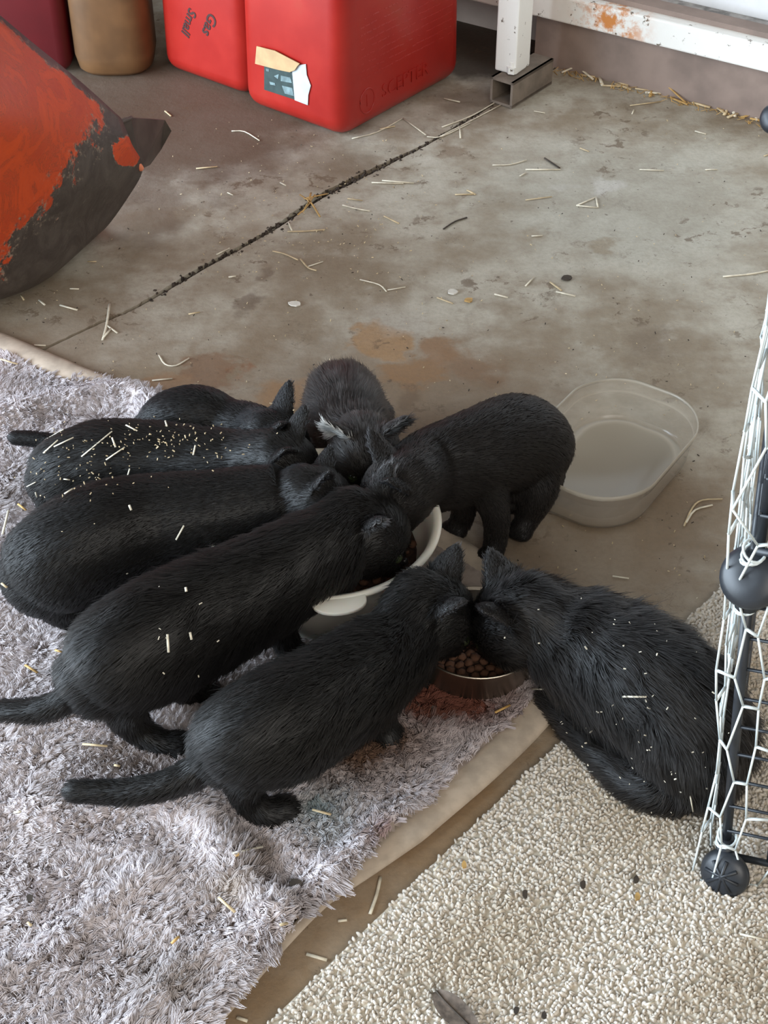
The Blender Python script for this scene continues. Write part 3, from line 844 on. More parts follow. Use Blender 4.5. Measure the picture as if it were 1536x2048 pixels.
# tab: a flat rounded lobe off the rim
tp = A(P(676, 1190, .082 + BZ)); tv_ = tp - bw; tang = math.atan2(tv_[1], tv_[0])
out = []
for a in np.linspace(-.235, .235, 9): out.append((.108 * math.cos(a), .108 * math.sin(a)))
for a in np.linspace(80, -80, 13):
    r_ = math.radians(a); out.append((.112 + .018 * math.cos(r_) ** .8, .025 * math.sin(r_)))
n = len(out)
V = [(x, y, .0825) for x, y in out] + [(x, y, .0785) for x, y in out]
F = [tuple(range(n)), tuple(range(2 * n - 1, n - 1, -1))] + [(i, i + n, (i + 1) % n + n, (i + 1) % n) for i in range(n)]
tab = link('tab_handle', bevel(fix_normals(mesh_np('tab_handle', V, F)), .0012, 2), M['ivory'], None, True); tab.parent = bowl; tab.rotation_euler.z = tang
sb = A(P(955, 1265, .045)); sb[2] = .008
sbowl = empty('steel_bowl', tuple(sb)); tag(sbowl, 'small shallow stainless steel bowl of kibble on the rug', 'bowl')
prof = [(0, 0), (.050, 0), (.0535, .002), (.0575, .034), (.0600, .0375), (.0605, .039), (.0590, .0395), (.0565, .037), (.053, .004), (0, .003)]
V, F = lathe(prof, 64)
q = link('body', fix_normals(mesh_np('body', V, F)), M['steel'], None, True); q.parent = sbowl
# kibble: one rounded, slightly dished pellet, copied
bmk = bmesh.new(); bmesh.ops.create_icosphere(bmk, subdivisions=1, radius=1)
for v in bmk.verts:
    v.co.z *= .55
    v.co += Vector(rng.normal(0, .06, 3))
kme = bpy.data.meshes.new('kibble'); bmk.to_mesh(kme); bmk.free(); kme.materials.append(M['kibble']); kme.shade_smooth()
def pellets(centre, r_in, zbase, n, label, group):
    for i in range(n):
        o = bpy.data.objects.new('kibble', kme); COL.objects.link(o)
        rr = r_in * math.sqrt((i + .5) / n); a = i * 2.39996
        o.location = (centre[0] + rr * math.cos(a), centre[1] + rr * math.sin(a), zbase + rng.uniform(-.001, .003))
        o.rotation_euler = tuple(rng.uniform(-.5, .5, 2)) + (rng.uniform(0, 6),)
        s_ = rng.uniform(.0050, .0062); o.scale = (s_, s_, s_)
        tag(o, label, 'kibble', group)
pellets(sb, .047, .008 + .022, 90, 'brown kibble pellet in the small steel bowl', 'kibble in the steel bowl')
pellets(bw, .086, BZ + .050, 150, 'brown kibble pellet in the large ivory bowl', 'kibble in the ivory bowl')
V, F = lathe([(0, .016), (.0535, .016), (.0535, .019), (0, .019)], 40)
M['feed'] = plain('kibble_heap', srgb(58, 38, 26), 0.9, 0.3, 200, 0.6)
q = link('feed', fix_normals(mesh_np('feed', V, F)), M['feed'], None, True); q.location = sb; q.name = 'kibble_heap'
tag(q, 'layer of crumbled kibble beneath the pellets in the steel bowl', 'pet food', kind='stuff')
V, F = lathe([(0, .038), (.089, .038), (.089, .044), (0, .044)], 40)
q = link('feed', fix_normals(mesh_np('feed', V, F)), M['feed'], None, True); q.location = bw; q.name = 'kibble_heap'
tag(q, 'layer of crumbled kibble beneath the pellets in the ivory bowl', 'pet food', kind='stuff')

# translucent food container
def mat_clear():
    m = NT('cloudy_clear_plastic'); t = m.t
    t.nodes.remove(m.b)
    gl = m.n('BsdfGlass'); gl.inputs['Roughness'].default_value = .08; gl.inputs['IOR'].default_value = 1.12; gl.inputs['Color'].default_value = (.97, .97, .96, 1)
    tl = m.n('BsdfTranslucent'); tl.inputs['Color'].default_value = srgb(220, 210, 192)
    df = m.n('BsdfDiffuse'); df.inputs['Color'].default_value = srgb(216, 206, 188)
    tr_ = m.n('BsdfTransparent'); tr_.inputs['Color'].default_value = (.96, .96, .95, 1)
    gs = m.n('BsdfGlossy'); gs.inputs['Roughness'].default_value = .18
    at = m.n('Attribute', attribute_name='cloud')
    m1 = m.n('MixShader'); m1.inputs[0].default_value = .7; m.l(tl.outputs[0], m1.inputs[1]); m.l(df.outputs[0], m1.inputs[2])
    m2 = m.n('MixShader'); m.l(at.outputs['Fac'], m2.inputs[0]); m.l(tr_.outputs[0], m2.inputs[1]); m.l(m1.outputs[0], m2.inputs[2])
    fr = m.n('Fresnel'); fr.inputs[0].default_value = 1.45
    m3 = m.n('MixShader'); m.l(m.math('MULTIPLY', fr.outputs[0], .8), m3.inputs[0]); m.l(m2.outputs[0], m3.inputs[1]); m.l(gs.outputs[0], m3.inputs[2])
    m.l(m3.outputs[0], t.nodes['Material Output'].inputs['Surface'])
    return m.m
M['clear'] = mat_clear()
HZ = .052
k0, k1, k2 = A(P(1196, 738, HZ)), A(P(1428, 822, HZ)), A(P(1262, 1022, HZ))
ea = k1 - k0; la_ = np.linalg.norm(ea); ea /= la_; eb = k2 - k1; eb -= ea * np.dot(eb, ea); lb_ = np.linalg.norm(eb); eb /= lb_
print('container', la_, lb_)
kc = k0 + ea * la_ / 2 + eb * lb_ / 2; kc[2] = .001
cont = empty('food_container', tuple(kc)); tag(cont, 'empty cloudy clear plastic food container beside the kittens', 'container')
def rr_loop(hx, hy, r, z, seg=10, bulge=.0):
    out = []
    for cx_, cy_, a0 in ((1, 1, 0), (-1, 1, 90), (-1, -1, 180), (1, -1, 270)):
        for k_ in range(seg + 1):
            a = math.radians(a0 + 90 * k_ / seg)
            x, y = cx_ * (hx - r) + r * math.cos(a), cy_ * (hy - r) + r * math.sin(a)
            out.append((x, y, z))
    out = np.array(out)
    # sides bow outwards slightly
    out[:, 0] *= 1 + bulge * (1 - (out[:, 1] / hy) ** 2); out[:, 1] *= 1 + bulge * (1 - (out[:, 0] / hx) ** 2)
    return out
hx, hy = la_ / 2, lb_ / 2
lv = [(.60, .028, .0045, .66), (.66, .030, .0065, .88), (.80, .034, .0025, .50), (.84, .036, .003, .40), (.875, .037, .010, .30), (.92, .038, .034, .28), (.925, .038, .0365, .45), (.955, .040, .0385, .34), (.965, .040, .049, .22), (.975, .040, .0505, .6), (1.0, .042, .052, .75), (1.005, .042, .049, .6), (1.005, .042, .0465, .35)]
V, cl_ = [], []
for sc, r_, z, cld in lv:
    q = rr_loop(hx - (1 - sc) * hx * .75, hy - (1 - sc) * hx * .75, r_ * 1.3, z, 10, .05); V.append(q); cl_ += [cld] * len(q)
m_ = len(V[0]); V = np.vstack(V); F = []
for i in range(len(lv) - 1):
    for j in range(m_): F.append((i * m_ + j, i * m_ + (j + 1) % m_, (i + 1) * m_ + (j + 1) % m_, (i + 1) * m_ + j))
F.append(tuple(range(m_ - 1, -1, -1)))
V2 = np.column_stack([V @ np.eye(3)])
W = V[:, 0:1] * ea + V[:, 1:2] * eb + V[:, 2:3] * UPZ
cme = fix_normals(mesh_np('body', W, F))
at = cme.attributes.new('cloud', 'FLOAT', 'POINT'); at.data.foreach_set('value', np.array(cl_, np.float32))
co = link('body', cme, M['clear'], None, True); co.parent = cont
# ------------------------------------------------------------------ kittens
CATS = []
def kitten(label, spine, head, legs, tail, fur=(.010, .012), count=42000, col=(.012, .011, .010), tipcol=(.035, .032, .030), inner=(.05, .048, .05), ear=(.030, .036), seed=0, fluff=0.0, ear_sp=.62, inner_len=(.003, .006), inner2=None):
    chains = []       # centres, tangents (hair direction), radii, fur length factor
    parts = []
    def add(C, RW, RH, seg, lf, cap=True):
        parts.append(tube(C, RW, RH, seg, cap))
        T = nrm(np.gradient(C, axis=0))
        for c_, t_, w_, h_ in zip(C, T, RW, RH): chains.append((c_, t_, (w_ + h_) / 2, lf, 0))
    hc = A(P(*head['c'])); hn = A(P(*head['nose'])); R = head.get('R', .033)
    f = nrm(hn - hc)
    sp = np.array([list(A(P(u, v, z))) + [rw, rh] for u, v, z, rw, rh in spine])
    # spine is listed from the rump to the neck; the neck runs on into the skull
    sp = np.vstack([sp, list(hc - f * R * .5) + [R * .80, R * .80]])
    S = catmull(sp, 8)
    parts.append(tube(S[:, :3], S[:, 3], S[:, 4], 22))
    T = -nrm(np.gradient(S[:, :3], axis=0))
    for c_, t_, w_, h_ in zip(S[:, :3], T, S[:, 3], S[:, 4]): chains.append((c_, t_, (w_ + h_) / 2, 1.0, 0))
    # head frame
    up0 = np.array([0, 0, 1.0]); r = nrm(np.cross(f, up0)); u = np.cross(r, f)
    ro = math.radians(head.get('roll', 0)); r, u = r * math.cos(ro) + u * math.sin(ro), u * math.cos(ro) - r * math.sin(ro)
    def blob(c, ax, rad, lf=.35, seg=14):
        ks = np.linspace(-.92, .92, 9)
        C = np.array([c + f * k_ * rad[0] for k_ in ks]); q_ = np.sqrt(1 - ks ** 2)
        V_, F_ = tube(C, rad[1] * q_, rad[2] * q_, seg, False, up=u)
        parts.append((V_, F_))
        for k_ in (-.5, 0, .5): chains.append((c + f * k_ * rad[0], -f, (rad[1] + rad[2]) / 2, lf, 0))
    blob(hc, f, (R * 1.12, R * 1.05, R * .95), .45)
    blob(hc + f * R * .75 - u * R * .28, f, (R * .62, R * .56, R * .46), .2)     # muzzle
    for s_ in (-1, 1):
        blob(hc + f * R * .30 + r * s_ * R * .48 - u * R * .30, f, (R * .60, R * .48, R * .50), .4)   # cheeks
    ears = []
    ew, eh = ear
    for s_ in (-1, 1):
        b0 = hc + u * R * .55 + r * s_ * R * .62 - f * R * .22
        upv = nrm(u * .92 + r * s_ * ear_sp - f * .25); op = nrm(f * .85 + r * s_ * .65 - upv * np.dot(f * .85 + r * s_ * .65, upv)); sd = np.cross(upv, op)
        ns, nt_ = 9, 8; gi, go = [], []
        for t_ in np.linspace(-.12, 1, nt_):
            w = ew * .5 * (max(0, 1 - max(t_, 0)) ** .62 * (1 + .12 * math.sin(max(t_, 0) * 3.1))) + .0018
            for q_ in np.linspace(-1, 1, ns):
                dpt = ew * .34 * (1 - q_ * q_) * (1 - .75 * max(t_, 0))
                p_ = b0 + upv * eh * t_ + sd * w * q_ - op * dpt
                gi.append(p_ + op * .0018); go.append(p_ - op * .0024)
        N_ = ns * nt_; Fq = []
        for i in range(nt_ - 1):
            for j in range(ns - 1):
                a_, b_ = i * ns + j, i * ns + j + 1
                Fq.append((a_, b_, b_ + ns, a_ + ns)); Fq.append((N_ + a_, N_ + a_ + ns, N_ + b_ + ns, N_ + b_))
        bd = [j for j in range(ns)] + [i * ns + ns - 1 for i in range(1, nt_)] + [(nt_ - 1) * ns + j for j in range(ns - 2, -1, -1)] + [i * ns for i in range(nt_ - 2, 0, -1)]
        for a_, b_ in zip(bd, bd[1:] + bd[:1]): Fq.append((b_, a_, N_ + a_, N_ + b_))
        parts.append((np.array(gi + go), Fq))
        for t_ in (.2, .5, .8):
            for q_ in (-.6, 0, .6): chains.append((b0 + upv * eh * t_ + sd * ew * .5 * (1 - t_) * q_ - op * ew * .2 * (1 - q_ * q_), upv, .004, .3, len(ears) + 1))
        ears.append((b0, upv, op, sd))
    for lg in legs:
        q_ = np.array([list(A(P(a_, b_, z_))) + [r_] for a_, b_, z_, r_ in lg]); q_ = catmull(q_, 6)
        add(q_[:, :3], q_[:, 3], q_[:, 3], 12, .5)
        # a paw with toes at the end
        e_ = q_[-1, :3]; dr = nrm((q_[-1, :3] - q_[-4, :3]) * [1, 1, 0]); sd = np.array([-dr[1], dr[0], 0])
        for w in (-.009, -.003, .003, .009):
            a_ = e_ + sd * w; c_ = np.array([a_, a_ + dr * (.011 - abs(w) * .3)]); c_[:, 2] = np.maximum(e_[2] - .002, .006)
            add(c_, np.array([.0052, .0050]), np.array([.0055, .0048]), 8, .25)
    if tail:
        q_ = np.array([list(A(P(a_, b_, z_))) + [r_] for a_, b_, z_, r_ in tail]); q_ = catmull(q_, 8)
        add(q_[:, :3], q_[:, 3], q_[:, 3], 12, .55)
    V_, F_ = merge(parts)
    tmp = bpy.data.objects.new('tmp', fix_normals(mesh_np('tmp', V_, F_))); COL.objects.link(tmp)
    m1 = tmp.modifiers.new('r', 'REMESH'); m1.mode = 'VOXEL'; m1.voxel_size = .0028
    m2 = tmp.modifiers.new('s', 'SMOOTH'); m2.iterations = 5; m2.factor = .5
    dg = bpy.context.evaluated_depsgraph_get()
    me = bpy.data.meshes.new_from_object(tmp.evaluated_get(dg)); me.name = 'body'
    bpy.data.objects.remove(tmp)
    co_ = np.empty(len(me.vertices) * 3, np.float32); me.vertices.foreach_get('co', co_); co_ = co_.reshape(-1, 3)
    co_[:, 2] = np.maximum(co_[:, 2], .003); me.vertices.foreach_set('co', co_.ravel()); me.update()
    base_ = S[len(S) // 2, :3] * [1, 1, 0]
    e = empty('kitten', tuple(base_)); tag(e, label, 'kitten', 'black kittens feeding together')
    body = link('body', me, M['skin'], e, True)
    # eyes and nose leather
    for s_ in (-1, 1):
        bmx = bmesh.new(); bmesh.ops.create_uvsphere(bmx, u_segments=12, v_segments=8, radius=.0062)
        mx = bpy.data.meshes.new('eye'); bmx.to_mesh(mx); bmx.free(); mx.transform(Matrix.Translation(Vector(hc + f * R * .86 + r * s_ * R * .46 + u * R * .18)))
        link('eye', mx, M['rubber_eye'], e, True)
    bmx = bmesh.new(); bmesh.ops.create_uvsphere(bmx, u_segments=10, v_segments=6, radius=.0045)
    mx = bpy.data.meshes.new('nose'); bmx.to_mesh(mx); bmx.free(); mx.transform(Matrix.Translation(Vector(hc + f * R * 1.32 - u * R * .12)))
    link('nose', mx, M['nose'], e, True)
    # fur
    pos, nn, area = sample_mesh(me, count, seed)
    Cc = np.array([c_[0] for c_ in chains]); Tc = np.array([c_[1] for c_ in chains]); Rc = np.array([c_[2] for c_ in chains]); Lc = np.array([c_[3] for c_ in chains]); Ec = np.array([c_[4] for c_ in chains])
    best = np.empty(count, int); flow = np.empty((count, 3)); lf = np.empty(count)
    for a_ in range(0, count, 6000):
        d = np.linalg.norm(pos[a_:a_ + 6000, None] - Cc[None], axis=2) - Rc[None]
        best[a_:a_ + 6000] = d.argmin(1)
        w = np.exp(-(d - d.min(1, keepdims=True)) / .006)
        w /= w.sum(1, keepdims=True)
        flow[a_:a_ + 6000] = w @ Tc; lf[a_:a_ + 6000] = w @ Lc
    isear = Ec[best]
    innermask = np.zeros(count, bool)
    for k_, (b0, upv, op, sd) in enumerate(ears):
        h_ = (pos - b0) @ upv
        innermask |= (isear == k_ + 1) & (nn @ op > .25) & (h_ > .002)
    r2 = np.random.default_rng(500 + seed)
    flow = flow - nn * np.sum(flow * nn, 1, keepdims=True); flow = nrm(flow)
    cl1 = vnoise(pos, 55, seed + 40); cl2 = vnoise(pos, 160, seed + 41)
    d0 = nrm(nn * (.62 + .2 * fluff) + flow * .75 + r2.normal(0, .13, (count, 3)))
    d1_ = nrm(flow * 1.0 + nn * (.12 + .25 * fluff) + cl1 * (.18 + .30 * fluff) + cl2 * (.16 + .25 * fluff) + np.array([0, 0, -.18]))
    Lh = r2.uniform(*fur, count) * lf * np.where(r2.random(count) < .06, 1.35, 1.0)
    Lh = np.where(innermask, Lh * 0 + r2.uniform(*inner_len, count), np.where(isear > 0, .0025, Lh))
    k_ = 5; pts = np.zeros((count, k_, 3))
    for q_ in range(k_):
        t_ = q_ / (k_ - 1)
        pts[:, q_] = pos + d0 * (Lh * (t_ - .5 * t_ * t_))[:, None] + d1_ * (Lh * .5 * t_ * t_)[:, None]
    pts[:, :, 2] = np.maximum(pts[:, :, 2], .002)
    rad_ = np.array([.00022, .00024, .0002, .00014, .00005])[None] * r2.uniform(.8, 1.25, (count, 1))
    tn = np.array(col)[None] * .72 * np.clip(r2.normal(1, .25, (count, 1)), .4, 2)
    lite = np.clip(r2.random((count, 1)) - .80, 0, .2) * 5 * (.35 + .5 * np.clip(cl1[:, :1], 0, 1))
    tn = tn * (1 - lite) + np.array(tipcol) * lite
    tn = np.where(innermask[:, None], np.array(inner)[None] * r2.uniform(.6, 1.2, (count, 1)), tn)
    if inner2 is not None:
        tn = np.where((innermask & (isear == 1))[:, None], np.array(inner2)[None] * r2.uniform(.6, 1.2, (count, 1)), tn)
    hair_object('fur', pts, rad_, tn, M['fur'], e, nrm(nn + flow * .12 + cl2 * .12 + r2.normal(0, .08, (count, 3))))
    nv = len(me.vertices)
    fo = np.empty(nv * 3, np.float32); me.vertices.foreach_get('co', fo)
    bvh = BVHTree.FromObject(body, bpy.context.evaluated_depsgraph_get()) if False else BVHTree.FromPolygons([tuple(v.co) for v in me.vertices], [tuple(p.vertices) for p in me.polygons])
    CATS.append((e, bvh, np.mean(fur)))
    return e

# A: sleek one at the back left
kitten('sleek black kitten at the back left, half hidden by the straw-covered one',
       [(318, 868, .060, .026, .030), (350, 850, .072, .033, .037), (400, 843, .074, .034, .038), (450, 860, .068, .030, .034), (505, 872, .072, .030, .034)],
       dict(c=(556, 878, .086), nose=(622, 912, .066), R=.030),
       [[(340, 860, .06, .024), (330, 905, .035, .018), (345, 935, .010, .010), (365, 940, .008, .009)], [(480, 870, .06, .018), (485, 915, .03, .011), (495, 945, .012, .009)]],
       [(310, 874, .062, .010), (240, 892, .035, .008), (140, 886, .022, .0075), (70, 878, .024, .0085), (30, 875, .026, .0075)], fur=(.004, .007), seed=1, count=36000, col=(.009, .009, .0095))
# B: straw-covered
kitten('black kitten with chaff and straw bits stuck all over its back',
       [(118, 965, .056, .030, .033), (140, 950, .066, .038, .042), (210, 932, .072, .043, .046), (300, 930, .072, .041, .044), (390, 932, .074, .037, .040), (480, 932, .080, .033, .036)],
       dict(c=(572, 928, .094), nose=(632, 968, .074), R=.032),
       [[(150, 970, .06, .026), (140, 1040, .03, .018), (180, 1060, .01, .011), (215, 1050, .009, .010)], [(420, 945, .06, .02), (440, 1000, .03, .012), (455, 1040, .012, .010)]],
       [(104, 968, .064, .013), (98, 985, .056, .012), (96, 1010, .040, .011), (110, 1050, .018, .010), (150, 1080, .016, .008)], fur=(.006, .010), seed=2, col=(.0105, .0098, .009), count=46000)
# C: large one in the middle
kitten('large smooth black kitten with a rounded grey-blue rump, third from the front on the left',
       [(92, 1150, .060, .040, .044), (118, 1125, .074, .047, .052), (200, 1078, .086, .050, .054), (300, 1052, .086, .046, .050), (400, 1040, .088, .043, .047), (500, 1022, .090, .040, .044), (580, 1008, .096, .034, .038)],
       dict(c=(636, 1006, .100), nose=(700, 1046, .080), R=.035, roll=22),
       [[(150, 1130, .06, .036), (110, 1190, .040, .026), (170, 1235, .014, .014), (230, 1225, .010, .011)], [(460, 1050, .07, .020), (462, 1110, .035, .012), (475, 1160, .012, .011)]],
       None, ear=(.028, .030), fur=(.005, .008), seed=3, count=52000, col=(.0095, .0088, .0085))
# F: fluffy at the back
kitten('fluffy brown-grey kitten at the back of the bowl, facing the viewer with pale ears',
       [(680, 815, .045, .030, .032), (685, 803, .064, .037, .038), (692, 822, .074, .037, .038), (706, 862, .080, .031, .033), (722, 888, .088, .028, .030)],
       dict(c=(732, 908, .098), nose=(740, 990, .078), R=.032, roll=0),
       [[(650, 840, .05, .022), (640, 885, .03, .014), (645, 915, .010, .010)], [(740, 838, .05, .024), (762, 880, .03, .015), (762, 910, .010, .010)]],
       None, fur=(.010, .017), seed=4, count=60000, col=(.034, .028, .025), tipcol=(.12, .105, .095), inner=(.75, .74, .70), fluff=.8, ear=(.030, .036), ear_sp=.75, inner2=(.05, .046, .042), inner_len=(.006, .013))
# E: right, rear towards the container
kitten('smooth dark brown kitten on the right, its rump against the plastic container',
       [(1062, 940, .050, .034, .038), (1058, 905, .068, .044, .048), (1028, 888, .084, .047, .051), (970, 905, .094, .043, .048), (910, 925, .096, .040, .045), (850, 945, .100, .036, .040)],
       dict(c=(796, 984, .108), nose=(736, 1034, .082), R=.036),
       [[(1070, 940, .06, .030), (1068, 990, .040, .022), (1056, 1035, .018, .013), (1042, 1058, .010, .0115)], [(968, 960, .08, .022), (992, 1030, .045, .014), (990, 1088, .014, .0115), (982, 1108, .010, .0105)],
        [(925, 950, .08, .020), (928, 1010, .04, .013), (922, 1042, .014, .0115), (912, 1054, .010, .0105)], [(1020, 930, .06, .028), (1025, 985, .04, .018), (1000, 1010, .012, .012)]],
       [(1076, 910, .05, .011), (1090, 910, .026, .010), (1070, 890, .014, .009), (1030, 865, .011, .008)], fur=(.005, .008), seed=5, count=50000, col=(.013, .0098, .0082), tipcol=(.04, .033, .03))
# D: tail to the left edge
kitten('black kitten with its tail reaching the left edge, head in the ivory bowl',
       [(198, 1352, .078, .032, .036), (232, 1325, .088, .042, .047), (300, 1285, .092, .047, .053), (385, 1242, .092, .046, .052), (480, 1195, .094, .043, .049), (570, 1145, .100, .040, .045), (655, 1098, .106, .036, .040)],
       dict(c=(734, 1062, .104), nose=(806, 1112, .076), R=.037),
       [[(262, 1350, .075, .032), (250, 1410, .050, .020), (272, 1455, .024, .0125), (318, 1488, .012, .0115), (352, 1490, .011, .0115)], [(290, 1290, .08, .030), (330, 1350, .05, .018), (390, 1385, .014, .011), (410, 1385, .011, .011)],
        [(560, 1190, .08, .022), (560, 1245, .045, .013), (580, 1300, .014, .011)]],
       [(190, 1352, .084, .012), (150, 1388, .072, .0105), (85, 1418, .060, .0095), (0, 1420, .056, .008), (-50, 1414, .054, .007)], fur=(.010, .016), seed=6, count=64000, fluff=.35, col=(.0125, .011, .0100), inner=(.22, .21, .21), inner_len=(.006, .011))
# G: front
kitten('black kitten nearest the viewer with its tail stretched left, eating from the steel bowl',
       [(458, 1498, .072, .028, .032), (488, 1480, .082, .037, .042), (555, 1452, .084, .042, .048), (640, 1408, .082, .041, .047), (725, 1350, .082, .038, .044), (800, 1288, .084, .032, .036)],
       dict(c=(868, 1226, .088), nose=(932, 1276, .058), R=.035, roll=4),
       [[(500, 1500, .07, .030), (490, 1560, .046, .018), (500, 1600, .022, .012), (535, 1626, .012, .0115), (566, 1620, .011, .0115)], [(550, 1450, .07, .028), (580, 1500, .04, .016), (630, 1510, .012, .011)],
        [(752, 1355, .07, .021), (754, 1415, .042, .0155), (760, 1452, .017, .014), (778, 1474, .012, .0135)], [(800, 1300, .065, .018), (815, 1340, .035, .012), (830, 1360, .012, .011)]],
       [(450, 1490, .078, .014), (405, 1535, .060, .012), (330, 1570, .050, .0105), (240, 1584, .045, .009), (150, 1582, .046, .008)], fur=(.010, .016), seed=7, count=64000, fluff=.35, col=(.012, .0108, .0098), ear=(.034, .036), inner=(.12, .115, .12))
# H: fluffy on the right
kitten('long-haired charcoal kitten on the right, crouched with its tail curled along its side',
       [(1390, 1525, .036, .034, .036), (1385, 1480, .054, .045, .050), (1345, 1415, .068, .049, .056), (1275, 1360, .074, .048, .055), (1200, 1310, .076, .044, .049), (1115, 1265, .082, .036, .039)],
       dict(c=(1024, 1238, .084), nose=(962, 1284, .052), R=.035, roll=-2),
       [[(1180, 1340, .05, .022), (1145, 1368, .030, .016), (1124, 1384, .016, .013), (1110, 1388, .012, .012)], [(1140, 1270, .06, .020), (1110, 1300, .03, .014), (1090, 1320, .012, .011)], [(1350, 1490, .045, .034), (1300, 1530, .024, .020), (1240, 1520, .012, .012)]],
       [(1400, 1565, .026, .013), (1345, 1588, .018, .013), (1275, 1572, .016, .013), (1205, 1510, .016, .013), (1140, 1440, .016, .012), (1098, 1402, .016, .009)], fur=(.015, .024), seed=8, count=84000, fluff=.9, col=(.019, .0165, .0155), tipcol=(.075, .068, .066), inner=(.06, .057, .06), ear=(.036, .036))

# ------------------------------------------------------------------ wire cage corner and the netting round it
base = A(P(1447, 1742, .0))
g_d2 = nrm(np.array([1, -.27, 0])); g_d1 = np.array([-g_d2[1], g_d2[0], 0])
def solve_z(u, v, y):
    lo, hi = 0., 1.0
    for _ in range(50):
        mid = (lo + hi) / 2
        if P(u, v, mid).y > y: lo = mid
        else: hi = mid
    return (lo + hi) / 2
zc1 = solve_z(1500, 1150, base[1] + .0)
top1 = A(P(1500, 1150, zc1))
lean = (top1 - base) / zc1
print('cage tier height', zc1, 'lean', lean)
z2 = zc1 * 2.0
_x = (1650 - CX) / FPX * (top1[1] * CP - (z2 - CAM_H) * SP); lean2 = (np.array([_x, top1[1], z2]) - top1) / zc1
def cage_pt(z): return base + lean * z if z <= zc1 else top1 + lean2 * (z - zc1)
cage = empty('wire_cage', tuple(base)); tag(cage, 'black wire grid cage with round plastic connectors at the right edge', 'cage')
WZ = .010
def rod(name, a, b, r_, parent=cage, seg=8):
    return link(name, mesh_np(name, *tube(np.array([A(a), A(b)]), r_, r_, seg, caps=False)), M['black_plastic'], parent, True)
rod('corner_post', cage_pt(WZ) + g_d1 * .004, cage_pt(zc1), .0042)
rod('corner_post', cage_pt(zc1) + g_d1 * .006 + g_d2 * .004, cage_pt(zc1 * 2), .0042)
for tier in (0, 1):
    for i in range(11):
        z = WZ + .012 + tier * zc1 + i * (zc1 - .02) / 10
        if i in (0, 10): r_ = .003
        else: r_ = .0013
        if tier == 0 or i < 8: rod('grid_wire', cage_pt(z), cage_pt(z) + g_d2 * .09, r_)
        rod('grid_wire', cage_pt(z), cage_pt(z) + g_d1 * .36, r_)
    for i in range(1, 11):
        o = g_d1 * i * .034
        rod('grid_wire', cage_pt(WZ + .012 + tier * zc1) + o, cage_pt(zc1 * (tier + 1)) + o, .0013)
    for i in range(1, 3):
        o = g_d2 * i * .034
        rod('grid_wire', cage_pt(WZ + .012 + tier * zc1) + o, cage_pt(zc1 * (tier + 1)) + o, .0013)
def connector(c, normal, r_, ribs=True):
    normal = nrm(normal); a = nrm(np.cross(normal, [.2, .3, 1])) if abs(normal[2]) < .9 else np.array([1., 0, 0])
    b = np.cross(normal, a)
    prof = [(0, .004), (.3, .0045), (.75, .003), (.95, -.001), (1.0, -.005), (.92, -.006), (0, -.004)]
    seg = 28; V, F = [], []
    for j in range(seg):
        th_ = 2 * math.pi * j / seg
        V += [c + (a * math.cos(th_) + b * math.sin(th_)) * r_ * p_ + normal * h_ for p_, h_ in prof]
    n = len(prof)
    for j in range(seg):
        k_ = (j + 1) % seg
        for i in range(n - 1): F.append((j * n + i, k_ * n + i, k_ * n + i + 1, j * n + i + 1))
    o = link('connector', fix_normals(mesh_np('connector', V, F)), M['black_plastic'], cage, True)
    if not ribs: return o
    rib = []
    for k_ in range(4):
        th_ = math.pi * k_ / 4
        dv = (a * math.cos(th_) + b * math.sin(th_)) * r_ * .7
        rib.append(tube(np.array([c + dv + normal * .004, c - dv + normal * .004]), .0016, .0016, 6, caps=False))
    rb = link('connector_rib', mesh_np('connector_rib', *merge(rib)), M['black_plastic'], None, True); rb.parent = o
    rb.matrix_parent_inverse = Matrix()
    return o
view = nrm(np.array([0, 0, CAM_H]) - cage_pt(zc1))
connector(cage_pt(zc1 + .004) - g_d2 * .000 - g_d1 * .006, nrm(-g_d1 * .8 - g_d2 * .35 + UPZ * .75), .0225, False)
connector(A(P(1447, 1742, .018)) - g_d1 * .004, nrm(-g_d1 * .8 - g_d2 * .3 + UPZ * .35), .0205)
rod('connector_socket', cage_pt(zc1 - .028), cage_pt(zc1 - .004), .009, seg=14)
rod('connector_socket', cage_pt(.016), cage_pt(.040), .008, seg=14)
connector(A(P(1548, 236, .30)), nrm(np.array([-.5, -.7, .5])), .017, False)

def net_pt(a, h):
    """a: run along the netting, negative on the back side of the corner, positive on the near side."""
    Rr = .020
    q = cage_pt(h)
    arc = Rr * math.pi / 4
    bul = .006 * math.sin(h * 31 + 1.0) + .005 * math.sin(h * 13 + 2)
    o1, o2 = -g_d2, -g_d1            # outward normals: back side, near side
    if a < -arc: return q + g_d1 * (-a - arc) * 1.0 + o1 * (Rr + bul * .5 * math.exp(-(-a - arc) / .05)) * .6
    if a > arc: return q + g_d2 * (a - arc) + o2 * (Rr * .45 + .003 * math.sin(a * 50 + h * 20))
    t_ = (a + arc) / (2 * arc)
    nrm_ = nrm(o1 * (1 - t_) + o2 * t_)
    k_ = .6 * (1 - t_) + .45 * t_
    return q + nrm_ * (Rr * k_ + (.009 + bul) * math.sin(t_ * math.pi) ** 1.0)
NW, NH = .040, .040
nodes = {}
def node(a, h):
    key = (round(a, 5), round(h, 5))
    if key not in nodes:
        r3 = np.random.default_rng(int(abs(a * 1e5)) * 7919 + int(abs(h * 1e5)))
        nodes[key] = net_pt(a + r3.normal(0, .0022), max(h + r3.normal(0, .0022), .004)) + r3.normal(0, .0012, 3)
    return nodes[key]
thick, thin = [], []
nrow = int(zc1 * 2 / NH) + 1
